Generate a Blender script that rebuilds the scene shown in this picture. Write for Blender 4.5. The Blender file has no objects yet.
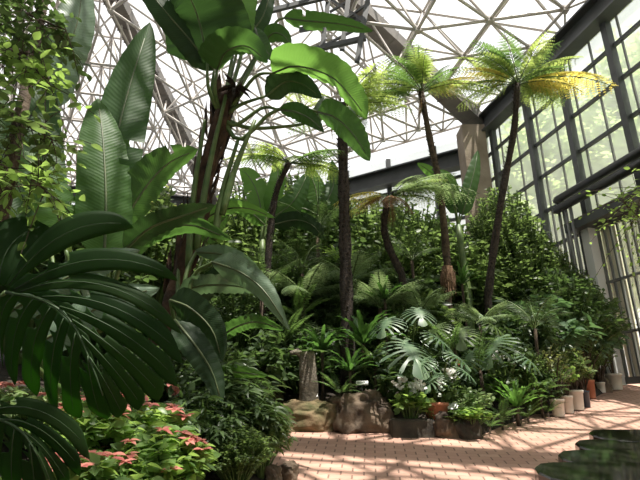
import bpy, bmesh, math, random
import numpy as np
from mathutils import Vector, Matrix, noise
random.seed(7); RNG = np.random.default_rng(11)
SC = bpy.context.scene
COL = SC.collection
PI = math.pi
R = math.radians

# ------------------------------------------------------------------ camera geometry
F = 480.0
PITCH = R(19.0); CP, SP = math.cos(PITCH), math.sin(PITCH)
SL = 0.189; EYE = 1.35                       # the paved path climbs away from the camera

def ray(px, py):
    a = (px-320)/F; b = (240-py)/F
    return Vector((a, CP-b*SP, SP+b*CP))
def pt(px, py, Y):
    d = ray(px, py); return d*(Y/d.y)
def gp(px, py):
    d = ray(px, py); t = EYE/(SL*d.y-d.z) if True else 0
    return d*t
def mpp(p):                                  # metres per pixel at a point
    return (p.y*CP+p.z*SP)/F
def plane(x, y):
    y = min(y, 10.2)
    if y < -2: y = -2
    return -EYE+SL*y

# ------------------------------------------------------------------ properties
def tag(o, label=None, cat=None, group=None, kind=None):
    if label: o['label'] = label
    if cat: o['category'] = cat
    if group: o['group'] = group
    if kind: o['kind'] = kind
    return o
def empty(name, loc=(0,0,0), label=None, cat=None, group=None, rz=0, sc=None):
    o = bpy.data.objects.new(name, None); COL.objects.link(o)
    o.location = loc; o.rotation_euler = (0,0,rz); o.empty_display_size = .1
    if sc: o.scale = sc
    return tag(o, label, cat, group)
def copy_tree(o, parent=None):
    c = o.copy(); COL.objects.link(c); c.parent = parent
    for ch in list(o.children): copy_tree(ch, c)
    return c

# ------------------------------------------------------------------ mesh builder
class MB:
    def __init__(s): s.v = []; s.n = 0; s.f3 = []; s.f4 = []; s.uv = None
    def add(s, v, f3=None, f4=None):
        v = np.asarray(v, float).reshape(-1, 3)
        if f3 is not None and len(f3): s.f3.append(np.asarray(f3, int)+s.n)
        if f4 is not None and len(f4): s.f4.append(np.asarray(f4, int)+s.n)
        s.v.append(v); s.n += len(v)
    def box(s, c, size, rot=None):
        x, y, z = [q/2 for q in size]
        v = np.array([[-x,-y,-z],[x,-y,-z],[x,y,-z],[-x,y,-z],[-x,-y,z],[x,-y,z],[x,y,z],[-x,y,z]])
        if rot is not None: v = v @ np.array(rot).T
        s.add(v+np.array(c), f4=[[0,3,2,1],[4,5,6,7],[0,1,5,4],[1,2,6,5],[2,3,7,6],[3,0,4,7]])
    def bar(s, a, b, w, h, up=(0,0,1)):
        a = Vector(a); b = Vector(b); d = b-a; L = d.length
        if L < 1e-6: return
        y = d/L; x = y.cross(Vector(up))
        if x.length < 1e-4: x = y.cross(Vector((1,0,0)))
        x.normalize(); z = x.cross(y)
        m = Matrix((x, y, z)).transposed()
        s.box((a+b)/2, (w, L, h), m)
    def tube(s, pts, r, n=6, cap=True):
        pts = [Vector(p) for p in pts]; m = len(pts)
        rr = r if hasattr(r, '__len__') else [r]*m
        V = []; prev = None
        for i, p in enumerate(pts):
            t = (pts[min(i+1, m-1)]-pts[max(i-1, 0)]).normalized()
            if prev is None:
                x = t.cross(Vector((0,0,1)))
                if x.length < .05: x = t.cross(Vector((1,0,0)))
            else: x = prev-t*prev.dot(t)
            x.normalize(); prev = x; y = t.cross(x)
            for k in range(n):
                a = 2*PI*k/n; V.append(p+(x*math.cos(a)+y*math.sin(a))*rr[i])
        q = [[i*n+k, i*n+(k+1)%n, (i+1)*n+(k+1)%n, (i+1)*n+k] for i in range(m-1) for k in range(n)]
        t3 = []
        if cap:
            V.append(pts[0]); V.append(pts[-1]); c0 = m*n; c1 = c0+1
            t3 = [[c0, (k+1)%n, k] for k in range(n)]+[[c1, (m-1)*n+k, (m-1)*n+(k+1)%n] for k in range(n)]
        s.add([tuple(v) for v in V], t3, q)
    def lathe(s, prof, n=24, c=(0,0,0)):
        V = []
        for r, z in prof:
            for k in range(n):
                a = 2*PI*k/n; V.append((c[0]+r*math.cos(a), c[1]+r*math.sin(a), c[2]+z))
        m = len(prof)
        s.add(V, f4=[[i*n+k, i*n+(k+1)%n, (i+1)*n+(k+1)%n, (i+1)*n+k] for i in range(m-1) for k in range(n)])
    def scatter(s, tmpl, pos, dr, nr, scl):
        """copies of a leaf template: +Y is the leaf's direction, +Z its upper face"""
        tv, t3, t4 = tmpl; tv = np.asarray(tv); N = len(pos)
        if N == 0: return
        pos = np.asarray(pos, float); dr = np.asarray(dr, float); nr = np.asarray(nr, float)
        dr = dr/np.linalg.norm(dr, axis=1, keepdims=True)
        x = np.cross(dr, nr); x /= np.maximum(np.linalg.norm(x, axis=1, keepdims=True), 1e-6)
        z = np.cross(x, dr)
        scl = np.asarray(scl, float)
        if scl.ndim == 1: scl = np.stack([scl]*3, 1)
        P = (tv[None,:,0:1]*scl[:,None,0:1])*x[:,None,:]+(tv[None,:,1:2]*scl[:,None,1:2])*dr[:,None,:]+(tv[None,:,2:3]*scl[:,None,2:3])*z[:,None,:]
        P = P+pos[:,None,:]
        k = len(tv); off = (np.arange(N)*k)[:,None,None]
        f3 = (np.asarray(t3)[None]+off).reshape(-1, 3) if len(t3) else None
        f4 = (np.asarray(t4)[None]+off).reshape(-1, 4) if len(t4) else None
        s.add(P.reshape(-1, 3), f3, f4)
    def mesh(s, name, mat, smooth=True):
        v = np.concatenate(s.v); me = bpy.data.meshes.new(name)
        f3 = np.concatenate(s.f3) if s.f3 else np.zeros((0,3), int)
        f4 = np.concatenate(s.f4) if s.f4 else np.zeros((0,4), int)
        me.vertices.add(len(v)); me.vertices.foreach_set('co', v.astype(np.float32).ravel())
        lp = np.concatenate([f3.ravel(), f4.ravel()]).astype(np.int32)
        me.loops.add(len(lp)); me.loops.foreach_set('vertex_index', lp)
        st = np.concatenate([np.arange(len(f3))*3, len(f3)*3+np.arange(len(f4))*4]).astype(np.int32)
        me.polygons.add(len(st)); me.polygons.foreach_set('loop_start', st)
        me.polygons.foreach_set('use_smooth', np.full(len(st), bool(smooth)))
        if s.uv is not None:
            uv = np.concatenate(s.uv)[lp]; l = me.uv_layers.new(name='UVMap')
            l.data.foreach_set('uv', uv.astype(np.float32).ravel())
        me.update(calc_edges=True); me.validate()
        if mat: me.materials.append(mat)
        return me
    def build(s, name, mat, parent=None, smooth=True, loc=None):
        o = bpy.data.objects.new(name, s.mesh(name, mat, smooth)); COL.objects.link(o)
        if parent: o.parent = parent
        if loc is not None: o.location = loc
        return o

def leaf_t(w=.4, seg=4, fold=.18, curl=.15, shape=.5):
    """lens-shaped leaf of length 1, full width w, folded at the midrib and drooping"""
    V = [(0,0,0)]
    for i in range(1, seg):
        t = i/seg; hw = w/2*math.sin(PI*t**(.75 if shape < .6 else 1.2))**.8
        z = -curl*t*t
        V += [(-hw, t, z+fold*hw), (0, t, z), (hw, t, z+fold*hw)]
    V.append((0, 1, -curl)); e = len(V)-1
    t3 = [(0,2,1),(0,3,2),(e,e-3,e-2),(e,e-2,e-1)]; t4 = []
    for i in range(seg-2):
        a = 1+3*i; b = a+3
        t4 += [(a,a+1,b+1,b),(a+1,a+2,b+2,b+1)]
    return V, t3, t4

# ------------------------------------------------------------------ materials
def mat(name):
    m = bpy.data.materials.new(name); m.use_nodes = True
    nt = m.node_tree; nt.nodes.clear(); return m, nt, nt.nodes, nt.links
def c4(c): return (*c, 1) if len(c) == 3 else c
def srgb(r, g, b):
    f = lambda v: (v/255/12.92) if v/255 <= .04045 else ((v/255+.055)/1.055)**2.4
    return (f(r), f(g), f(b))
def solid(name, col, rough=.6, col2=None, scale=6, metal=0, bump=0, bscale=30, spec=.5, detail=6):
    m, nt, N, L = mat(name); out = N.new('ShaderNodeOutputMaterial'); b = N.new('ShaderNodeBsdfPrincipled')
    b.inputs['Roughness'].default_value = rough; b.inputs['Metallic'].default_value = metal
    b.inputs['Specular IOR Level'].default_value = spec
    tc = N.new('ShaderNodeTexCoord')
    if col2 is None: b.inputs['Base Color'].default_value = c4(col)
    else:
        n = N.new('ShaderNodeTexNoise'); n.inputs['Scale'].default_value = scale; n.inputs['Detail'].default_value = detail
        L.new(tc.outputs['Object'], n.inputs['Vector'])
        r = N.new('ShaderNodeValToRGB'); r.color_ramp.elements[0].position = .35; r.color_ramp.elements[1].position = .65
        r.color_ramp.elements[0].color = c4(col); r.color_ramp.elements[1].color = c4(col2)
        L.new(n.outputs['Fac'], r.inputs['Fac']); L.new(r.outputs['Color'], b.inputs['Base Color'])
    if bump:
        n2 = N.new('ShaderNodeTexNoise'); n2.inputs['Scale'].default_value = bscale; n2.inputs['Detail'].default_value = 8
        L.new(tc.outputs['Object'], n2.inputs['Vector'])
        bp = N.new('ShaderNodeBump'); bp.inputs['Strength'].default_value = bump; bp.inputs['Distance'].default_value = .02
        L.new(n2.outputs['Fac'], bp.inputs['Height']); L.new(bp.outputs['Normal'], b.inputs['Normal'])
    L.new(b.outputs[0], out.inputs[0]); return m
def leafy(name, c1, c2, tr, trf=.35, rough=.42, veins=False, spec=.45, edge=None):
    """leaf: glossy skin that lets light through; each leaf its own tone between c1 and c2"""
    m, nt, N, L = mat(name); out = N.new('ShaderNodeOutputMaterial')
    def dull(c, k):
        y = .35*c[0]+.55*c[1]+.1*c[2]; return tuple(v*(1-k)+y*k for v in c)
    c1, c2, tr = dull(c1, .24), dull(c2, .24), dull(tr, .16)
    g = N.new('ShaderNodeNewGeometry'); mx = N.new('ShaderNodeMix'); mx.data_type = 'RGBA'
    mx.inputs[6].default_value = c4(c1); mx.inputs[7].default_value = c4(c2)
    b = N.new('ShaderNodeBsdfPrincipled'); b.inputs['Roughness'].default_value = rough; b.inputs['Specular IOR Level'].default_value = spec
    t = N.new('ShaderNodeBsdfTranslucent'); t.inputs['Color'].default_value = c4(tr)
    if veins:
        uv = N.new('ShaderNodeUVMap'); uv.uv_map = 'UVMap'
        sep = N.new('ShaderNodeSeparateXYZ'); L.new(uv.outputs[0], sep.inputs[0])
        ab = N.new('ShaderNodeMath'); ab.operation = 'ABSOLUTE'; L.new(sep.outputs[0], ab.inputs[0])
        # side veins sweep from the midrib towards the tip
        a2 = N.new('ShaderNodeMath'); a2.operation = 'MULTIPLY'; L.new(ab.outputs[0], a2.inputs[0]); a2.inputs[1].default_value = .08
        a3 = N.new('ShaderNodeMath'); a3.operation = 'SUBTRACT'; L.new(sep.outputs[1], a3.inputs[0]); L.new(a2.outputs[0], a3.inputs[1])
        a4 = N.new('ShaderNodeMath'); a4.operation = 'MULTIPLY'; L.new(a3.outputs[0], a4.inputs[0]); a4.inputs[1].default_value = 330
        sn = N.new('ShaderNodeMath'); sn.operation = 'SINE'; L.new(a4.outputs[0], sn.inputs[0])
        no = N.new('ShaderNodeTexNoise'); no.inputs['Scale'].default_value = 5; L.new(uv.outputs[0], no.inputs['Vector'])
        ad = N.new('ShaderNodeMath'); ad.operation = 'MULTIPLY_ADD'; L.new(sn.outputs[0], ad.inputs[0]); ad.inputs[1].default_value = .18; L.new(no.outputs['Fac'], ad.inputs[2])
        L.new(ad.outputs[0], mx.inputs[0])
        lt = N.new('ShaderNodeMath'); lt.operation = 'LESS_THAN'; L.new(ab.outputs[0], lt.inputs[0]); lt.inputs[1].default_value = .035
        m2 = N.new('ShaderNodeMix'); m2.data_type = 'RGBA'; L.new(lt.outputs[0], m2.inputs[0]); L.new(mx.outputs[2], m2.inputs[6])
        m2.inputs[7].default_value = c4(tuple(min(1, q*1.9+.03) for q in c2))
        L.new(m2.outputs[2], b.inputs['Base Color'])
        bp = N.new('ShaderNodeBump'); bp.inputs['Strength'].default_value = .12; bp.inputs['Distance'].default_value = .004
        L.new(sn.outputs[0], bp.inputs['Height']); L.new(bp.outputs['Normal'], b.inputs['Normal']); L.new(bp.outputs['Normal'], t.inputs['Normal'])
    else:
        L.new(g.outputs['Random Per Island'], mx.inputs[0]); L.new(mx.outputs[2], b.inputs['Base Color'])
    ms = N.new('ShaderNodeMixShader'); ms.inputs[0].default_value = trf
    L.new(b.outputs[0], ms.inputs[1]); L.new(t.outputs[0], ms.inputs[2]); L.new(ms.outputs[0], out.inputs[0]); return m
def glassy(name, clear=.8, tint=(1,1,1), milk=(.8,.85,.85), gloss=.06):
    """thin glass: clear, with a film of dirt that scatters light and a faint reflection"""
    m, nt, N, L = mat(name); out = N.new('ShaderNodeOutputMaterial')
    t = N.new('ShaderNodeBsdfTransparent'); t.inputs['Color'].default_value = c4(tint)
    tl = N.new('ShaderNodeBsdfTranslucent'); tl.inputs['Color'].default_value = c4(milk)
    gl = N.new('ShaderNodeBsdfGlossy'); gl.inputs['Roughness'].default_value = .05
    tc = N.new('ShaderNodeTexCoord'); n = N.new('ShaderNodeTexNoise'); n.inputs['Scale'].default_value = 1.3; n.inputs['Detail'].default_value = 5
    L.new(tc.outputs['Object'], n.inputs['Vector'])
    r = N.new('ShaderNodeMapRange'); r.inputs[1].default_value = .3; r.inputs[2].default_value = .7
    r.inputs[3].default_value = max(0, 1-clear-.1); r.inputs[4].default_value = 1-clear+.1
    L.new(n.outputs['Fac'], r.inputs[0])
    a = N.new('ShaderNodeMixShader'); L.new(r.outputs[0], a.inputs[0]); L.new(t.outputs[0], a.inputs[1]); L.new(tl.outputs[0], a.inputs[2])
    b = N.new('ShaderNodeMixShader'); b.inputs[0].default_value = gloss; L.new(a.outputs[0], b.inputs[1]); L.new(gl.outputs[0], b.inputs[2])
    L.new(b.outputs[0], out.inputs[0]); return m

M = {}
M['fern'] = leafy('fern_green', (.035,.095,.02), (.09,.20,.035), (.22,.42,.05), .45)
M['fern_lime'] = leafy('fern_lime', (.14,.24,.03), (.27,.36,.05), (.55,.72,.09), .5)
M['fern_yellow'] = leafy('fern_yellow', (.40,.34,.02), (.62,.46,.03), (.9,.75,.06), .5)
M['fern_brown'] = leafy('fern_brown', (.13,.06,.02), (.30,.15,.04), (.4,.2,.05), .3, .8)
M['fern_pale'] = leafy('fern_pale', (.10,.20,.07), (.22,.34,.12), (.35,.5,.15), .4)
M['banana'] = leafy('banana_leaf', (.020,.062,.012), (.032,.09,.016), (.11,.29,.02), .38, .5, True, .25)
M['banana_lit'] = leafy('lit_banana_leaf', (.035,.105,.012), (.055,.15,.018), (.19,.45,.025), .48, .48, True, .25)  # brighter, more translucent copy: sunlight put into the leaf colour
M['banana_dark'] = leafy('shaded_banana_leaf', (.012,.036,.010), (.02,.052,.012), (.05,.14,.015), .25, .5, True, .25)  # darker copy of the same leaf: shade put into its colour
M['banana_grey'] = leafy('sheen_banana_leaf', (.09,.16,.09), (.14,.23,.13), (.16,.30,.09), .25, .35, True, .7)  # pale base colour paints in the sheen of reflected light
M['monstera'] = leafy('monstera_leaf', (.010,.032,.008), (.024,.058,.008), (.12,.33,.015), .48, .55, False, .12)  # kept dark in the colour, standing in for shade from overhead
M['leaf_dark'] = leafy('leaf_dark', (.026,.054,.015), (.065,.12,.028), (.15,.28,.04), .34, .4)
M['leaf_mid'] = leafy('leaf_mid', (.038,.074,.017), (.11,.175,.036), (.26,.42,.06), .38, .4)
M['leaf_fresh'] = leafy('leaf_fresh', (.06,.14,.02), (.15,.28,.04), (.4,.65,.06), .45, .4)
M['leaf_olive'] = leafy('leaf_olive', (.05,.08,.02), (.17,.19,.05), (.35,.4,.06), .35, .45)
M['leaf_silver'] = leafy('leaf_silver', (.05,.12,.05), (.15,.25,.11), (.15,.32,.07), .3, .42, False, .5)
M['leaf_variegated'] = leafy('leaf_variegated', (.07,.16,.03), (.32,.42,.15), (.4,.6,.15), .4)
M['bract'] = leafy('coral_bract', (.42,.07,.06), (.62,.20,.13), (.7,.2,.12), .3)
M['petal_white'] = leafy('white_petal', (.75,.73,.68), (.85,.83,.8), (.8,.8,.75), .3)
M['petal_red'] = leafy('red_petal', (.5,.02,.02), (.65,.06,.04), (.6,.05,.04), .3)
M['outside'] = leafy('outside_leaf', (.22,.36,.10), (.42,.54,.20), (.62,.8,.25), .6)
M['stem'] = solid('green_stem', (.05,.10,.02), .5, (.10,.14,.04), 12)
M['stem_pale'] = solid('pale_stem', (.06,.09,.035), .5, (.10,.12,.05), 12)
M['bark'] = solid('bark', (.035,.022,.014), .9, (.10,.07,.045), 14, bump=.8, bscale=40)
M['bark_red'] = solid('reddish_fibre_bark', (.03,.016,.010), .85, (.10,.05,.028), 9, bump=.8, bscale=30)
M['bark_dark'] = solid('tree_fern_trunk', (.012,.009,.007), .95, (.05,.035,.025), 30, bump=1, bscale=60)
M['bark_fibre'] = solid('root_fibre', (.10,.055,.03), .95, (.24,.14,.08), 60, bump=1, bscale=90)
M['bark_grey'] = solid('grey_stump_bark', (.10,.085,.065), .9, (.20,.17,.13), 18, bump=.8, bscale=40)
M['rock'] = solid('rock', (.035,.022,.014), .85, (.17,.12,.08), 5, bump=.9, bscale=14)
M['rock_moss'] = solid('mossy_rock', (.05,.055,.015), .9, (.19,.13,.07), 6, bump=.9, bscale=16)
M['rock_dark'] = solid('dark_stone', (.02,.016,.012), .85, (.06,.05,.035), 7, bump=.7, bscale=20)
M['soil'] = solid('soil', (.012,.009,.006), .95, (.04,.028,.018), 8, bump=.8, bscale=30)
M['steel_dark'] = solid('dark_painted_steel', (.045,.05,.052), .5, (.065,.07,.072), 3)
M['steel_mid'] = solid('grey_painted_steel', (.15,.155,.155), .5, (.19,.19,.185), 3)
M['steel_light'] = solid('light_truss_tube', (.46,.43,.40), .5, (.54,.50,.47), 2)
M['steel_beam'] = solid('grey_brown_beam', (.14,.13,.12), .6, (.19,.175,.16), 3)
M['white_post'] = solid('white_post_paint', (.82,.82,.82), .5)
M['cream'] = solid('cream_bright_strip', (.80,.76,.62), .7)  # for the bright strip behind the door, brightness put into the colour
M['concrete'] = solid('weathered_concrete', (.20,.16,.115), .9, (.31,.26,.20), 1.6, bump=.4, bscale=20)
M['pipe'] = solid('black_pipe_lagging', (.018,.018,.019), .45, (.03,.03,.03), 10)
M['pot_white'] = solid('pale_plastic_pot', (.66,.60,.52), .55, (.72,.66,.58), 4)
M['pot_terra'] = solid('terracotta_pot', (.30,.10,.05), .8, (.38,.15,.08), 8)
M['pot_blue'] = solid('dark_blue_pot', (.02,.03,.045), .35)
M['sign'] = solid('plant_sign_face', (.72,.72,.70), .4)
M['black_stone'] = solid('polished_black_stone', (.006,.007,.006), .07, (.014,.013,.010), 20, spec=.7)
M['roof_glass'] = glassy('roof_glass', .93, (1,1,1), (.9,.9,.9), .0)
M['wall_glass'] = glassy('wall_glass', .48, (.97,.98,.98), (.78,.82,.81), .05)
M['shade_tint_glass'] = glassy('shade_tint_glass', .45, (.55,.62,.55), (.2,.25,.2), .05)  # dark tint cuts side light, standing in for shade from trees outside
M['door_glass'] = glassy('door_glass', .68, (1,1,1), (.9,.92,.8), .04)

def paver_mat():
    m, nt, N, L = mat('clay_pavers'); out = N.new('ShaderNodeOutputMaterial'); b = N.new('ShaderNodeBsdfPrincipled')
    tc = N.new('ShaderNodeTexCoord'); mp = N.new('ShaderNodeMapping'); mp.inputs['Rotation'].default_value = (0,0,R(6))
    L.new(tc.outputs['Object'], mp.inputs[0])
    # zig-zag edges: the long joints wave a little
    sx = N.new('ShaderNodeSeparateXYZ'); L.new(mp.outputs[0], sx.inputs[0])
    pp = N.new('ShaderNodeMath'); pp.operation = 'PINGPONG'; L.new(sx.outputs[0], pp.inputs[0]); pp.inputs[1].default_value = .05
    pm = N.new('ShaderNodeMath'); pm.operation = 'MULTIPLY_ADD'; L.new(pp.outputs[0], pm.inputs[0]); pm.inputs[1].default_value = .35; L.new(sx.outputs[1], pm.inputs[2])
    cx = N.new('ShaderNodeCombineXYZ'); L.new(sx.outputs[0], cx.inputs[0]); L.new(pm.outputs[0], cx.inputs[1])
    def mth(op, a, b=None, c=None):
        n = N.new('ShaderNodeMath'); n.operation = op
        for i, v in enumerate((a, b, c)):
            if v is None: continue
            if isinstance(v, (int, float)): n.inputs[i].default_value = v
            else: L.new(v, n.inputs[i])
        return n.outputs[0]
    BW, RH = .19, .088
    yr = mth('DIVIDE', pm.outputs[0], RH); row = mth('FLOOR', yr); half = mth('MULTIPLY', mth('MODULO', mth('ABSOLUTE', row), 2), .5)
    xb = mth('ADD', mth('DIVIDE', sx.outputs[0], BW), half); colm = mth('FLOOR', xb)
    fx = mth('MULTIPLY', mth('ABSOLUTE', mth('SUBTRACT', mth('FRACT', mth('ADD', xb, .5)), .5)), BW)
    fy = mth('MULTIPLY', mth('ABSOLUTE', mth('SUBTRACT', mth('FRACT', mth('ADD', yr, .5)), .5)), RH)
    endj = mth('LESS_THAN', fx, .007); longj = mth('LESS_THAN', fy, .0035)
    cid = N.new('ShaderNodeCombineXYZ'); L.new(colm, cid.inputs[0]); L.new(row, cid.inputs[1])
    wn_ = N.new('ShaderNodeTexWhiteNoise'); wn_.noise_dimensions = '2D'; L.new(cid.outputs[0], wn_.inputs['Vector'])
    c0 = N.new('ShaderNodeMix'); c0.data_type = 'RGBA'; L.new(wn_.outputs['Value'], c0.inputs[0]); c0.inputs[6].default_value = c4((.39,.225,.17)); c0.inputs[7].default_value = c4((.47,.29,.22))
    c1 = N.new('ShaderNodeMix'); c1.data_type = 'RGBA'; L.new(mth('MULTIPLY', longj, .6), c1.inputs[0]); L.new(c0.outputs[2], c1.inputs[6]); c1.inputs[7].default_value = c4((.26,.14,.10))
    c2 = N.new('ShaderNodeMix'); c2.data_type = 'RGBA'; L.new(mth('MULTIPLY', endj, .85), c2.inputs[0]); L.new(c1.outputs[2], c2.inputs[6]); c2.inputs[7].default_value = c4((.12,.07,.05))
    n = N.new('ShaderNodeTexNoise'); n.inputs['Scale'].default_value = 2.2; n.inputs['Detail'].default_value = 8; L.new(tc.outputs['Object'], n.inputs['Vector'])
    mr = N.new('ShaderNodeMapRange'); mr.inputs[1].default_value = .3; mr.inputs[2].default_value = .7; mr.inputs[3].default_value = .82; mr.inputs[4].default_value = 1.1; L.new(n.outputs['Fac'], mr.inputs[0])
    mx = N.new('ShaderNodeMix'); mx.data_type = 'RGBA'; mx.blend_type = 'MULTIPLY'; mx.inputs[0].default_value = 1
    L.new(c2.outputs[2], mx.inputs[6]); L.new(mr.outputs[0], mx.inputs[7]); L.new(mx.outputs[2], b.inputs['Base Color'])
    b.inputs['Roughness'].default_value = .8
    bp = N.new('ShaderNodeBump'); bp.inputs['Strength'].default_value = .3; bp.inputs['Distance'].default_value = .004; bp.invert = True
    L.new(mth('MAXIMUM', endj, longj), bp.inputs['Height']); L.new(bp.outputs['Normal'], b.inputs['Normal'])
    L.new(b.outputs[0], out.inputs[0]); return m
M['paver'] = paver_mat()

# ------------------------------------------------------------------ world, sun, camera
w = bpy.data.worlds.new('World'); SC.world = w; w.use_nodes = True
bg = w.node_tree.nodes['Background']; bg.inputs[0].default_value = (.98,.985,1,1); bg.inputs[1].default_value = 1.12
sun = bpy.data.lights.new('Sun', 'SUN'); so = bpy.data.objects.new('Sun', sun); COL.objects.link(so)
sun.energy = 8.6; sun.angle = R(.55); sun.color = (1,.95,.86)
sdir = Vector((.20,-.24,1.0)).normalized()        # towards the sun
so.rotation_euler = sdir.to_track_quat('Z', 'Y').to_euler(); so.location = (6,-4,20)
cam = bpy.data.cameras.new('Camera'); co = bpy.data.objects.new('Camera', cam); COL.objects.link(co)
cam.sensor_fit = 'HORIZONTAL'; cam.sensor_width = 36; cam.lens = 36*F/640; cam.clip_start = .05; cam.clip_end = 300
co.rotation_euler = (PI/2+PITCH, 0, 0); SC.camera = co
SC.view_settings.view_transform = 'Standard'; SC.view_settings.look = 'None'; SC.view_settings.gamma = 1
SC.view_settings.exposure = 0.28; SC.view_settings.use_curve_mapping = False

# ------------------------------------------------------------------ the house: an octagon of glass
A = Vector((4.8, 12.3, 0)); WD = Vector((.222,-.975,0)).normalized()
EDGE = 10.7; RAD = EDGE/2/math.sin(R(22.5))
ACd = Matrix.Rotation(R(-135), 3, 'Z') @ WD
if ACd.y < 0: ACd = Matrix.Rotation(R(135), 3, 'Z') @ WD
OC = A+(WD+ACd).normalized()*RAD
CORN = []
a0 = math.atan2((A-OC).y, (A-OC).x)
for k in range(8):
    a = a0+k*PI/4; CORN.append(OC+Vector((math.cos(a), math.sin(a), 0))*RAD)
WALLN = Vector((-WD.y, WD.x, 0))
if WALLN.dot(OC-A) < 0: WALLN = -WALLN
def wp(px, py):
    """point of the right wall's plane under a pixel -> (distance along the wall from the corner, height)"""
    d = ray(px, py); t = A.dot(WALLN)/d.dot(WALLN); p = d*t
    return (p-A).dot(WD), p.z
def W(k, z, off=0): return A+WD*k+WALLN*off+Vector((0,0,z))
RZ0 = pt(486, 133, A.y).z                         # ring beam height
# apex
APEX = Vector((OC.x, OC.y, RZ0+4.2))
def roof_pt(i, r, s):
    """r 0 at the apex, 1 at the ring; s 0..1 along the facet"""
    c = CORN[i].lerp(CORN[(i+1)%8], s); p = OC.lerp(c, r)
    h = 1-r**1.25
    return Vector((p.x, p.y, RZ0+.45+(APEX.z-RZ0)*h))
def tube_arrays(segs, r, n, mb):
    a = np.array([tuple(s[0]) for s in segs]); b = np.array([tuple(s[1]) for s in segs]); d = b-a
    d /= np.linalg.norm(d, axis=1, keepdims=True)
    up = np.where(np.abs(d[:,2:3]) > .9, [[1,0,0]], [[0,0,1]])
    x = np.cross(d, up); x /= np.linalg.norm(x, axis=1, keepdims=True); y = np.cross(d, x)
    an = np.arange(n)*2*PI/n
    ring = x[:,None,:]*np.cos(an)[None,:,None]*r+y[:,None,:]*np.sin(an)[None,:,None]*r
    V = np.concatenate([a[:,None,:]+ring, b[:,None,:]+ring], 1).reshape(-1, 3)
    f = np.array([[k, (k+1)%n, n+(k+1)%n, n+k] for k in range(n)])
    mb.add(V, f4=(f[None]+(np.arange(len(segs))*2*n)[:,None,None]).reshape(-1, 4))
NR = 9
tr = 0
for i in range(8):
    NR = 9 if (A-CORN[i]).length < 1 or (A-CORN[(i+1)%8]).length < 1 else 13
    top = {}; segs = []; web = []; bot = {}
    for a in range(NR+1):
        for b in range(a+1): top[(a,b)] = roof_pt(i, a/NR, b/max(a,1))
    for a in range(NR+1):
        for b in range(a+1):
            if b < a: segs.append((top[(a,b)], top[(a,b+1)]))
            if a < NR: segs.append((top[(a,b)], top[(a+1,b)])); segs.append((top[(a,b)], top[(a+1,b+1)]))
    for a in range(NR):
        for b in range(a+1):
            c = (top[(a,b)]+top[(a+1,b)]+top[(a+1,b+1)])/3; c.z -= 1.35*min(1, .12+(NR-1-a)*.45); bot[(a,b)] = c
            for q in ((a,b),(a+1,b),(a+1,b+1)): web.append((c, top[q]))
    bs = []
    for (a,b), c in bot.items():
        if (a,b+1) in bot: bs.append((c, bot[(a,b+1)]))
        if (a+1,b) in bot: bs.append((c, bot[(a+1,b)]))
        if (a+1,b+1) in bot: bs.append((c, bot[(a+1,b+1)]))
    mb = MB(); tube_arrays(segs, .034, 5, mb); tube_arrays(web, .028, 5, mb); tube_arrays(bs, .038, 6, mb)
    for (a,b), c in bot.items():
        mb.box(c, (.13,.13,.13))
    tr += 1; tag(mb.build('trim_%d' % tr, M['steel_light'], smooth=False), kind='structure')
    # glass facet
    mb = MB(); V = []; idx = {}; t3 = []
    for a in range(NR+1):
        for b in range(a+1): idx[(a,b)] = len(V); V.append(tuple(top[(a,b)]+Vector((0,0,.06))))
    for a in range(NR):
        for b in range(a+1):
            t3.append((idx[(a,b)], idx[(a+1,b)], idx[(a+1,b+1)]))
            if b < a: t3.append((idx[(a,b)], idx[(a+1,b+1)], idx[(a,b+1)]))
    mb.add(V, f3=t3); tag(mb.build('ceiling', M['roof_glass'], smooth=False), kind='structure')
    # hip beam: a boxed rafter with seams, dropped under the roof skin
    mb = MB()
    for a in range(NR):
        p = roof_pt(i, a/NR, 0)-Vector((0,0,.30)); q = roof_pt(i, (a+1)/NR, 0)-Vector((0,0,.30))
        mb.bar(p, q, .52, .30)
        dd = (q-p).normalized()
        for s in (0, .33, .66): c = p.lerp(q, s); mb.bar(c-dd*.015, c+dd*.015, .56, .34)
    tr += 1; tag(mb.build('trim_%d' % tr, M['steel_beam'], smooth=False), kind='structure')
    # ring beam
    p, q = CORN[i].copy(), CORN[(i+1)%8].copy(); p.z = q.z = RZ0+.05
    inn = (OC-(p+q)/2); inn.z = 0; inn.normalize()
    far = (p-A).length < 9e9 and ((p.x+q.x)/2 < A.x and max(p.y, q.y) > 15 and min(p.y, q.y) < 13 and max(p.x, q.x) > 4)
    lw = Vector((0,0,.80 if far else .05))
    mb = MB(); mb.bar(p+inn*.08-lw, q+inn*.08-lw, .24, .46); mb.bar(p+inn*.2-Vector((0,0,.25))-lw, q+inn*.2-Vector((0,0,.25))-lw, .34, .05)
    mb.bar(p+inn*.2+Vector((0,0,.25))-lw, q+inn*.2+Vector((0,0,.25))-lw, .36, .05)
    tr += 1; tag(mb.build('trim_%d' % tr, M['steel_dark'], smooth=False), kind='structure')
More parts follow.
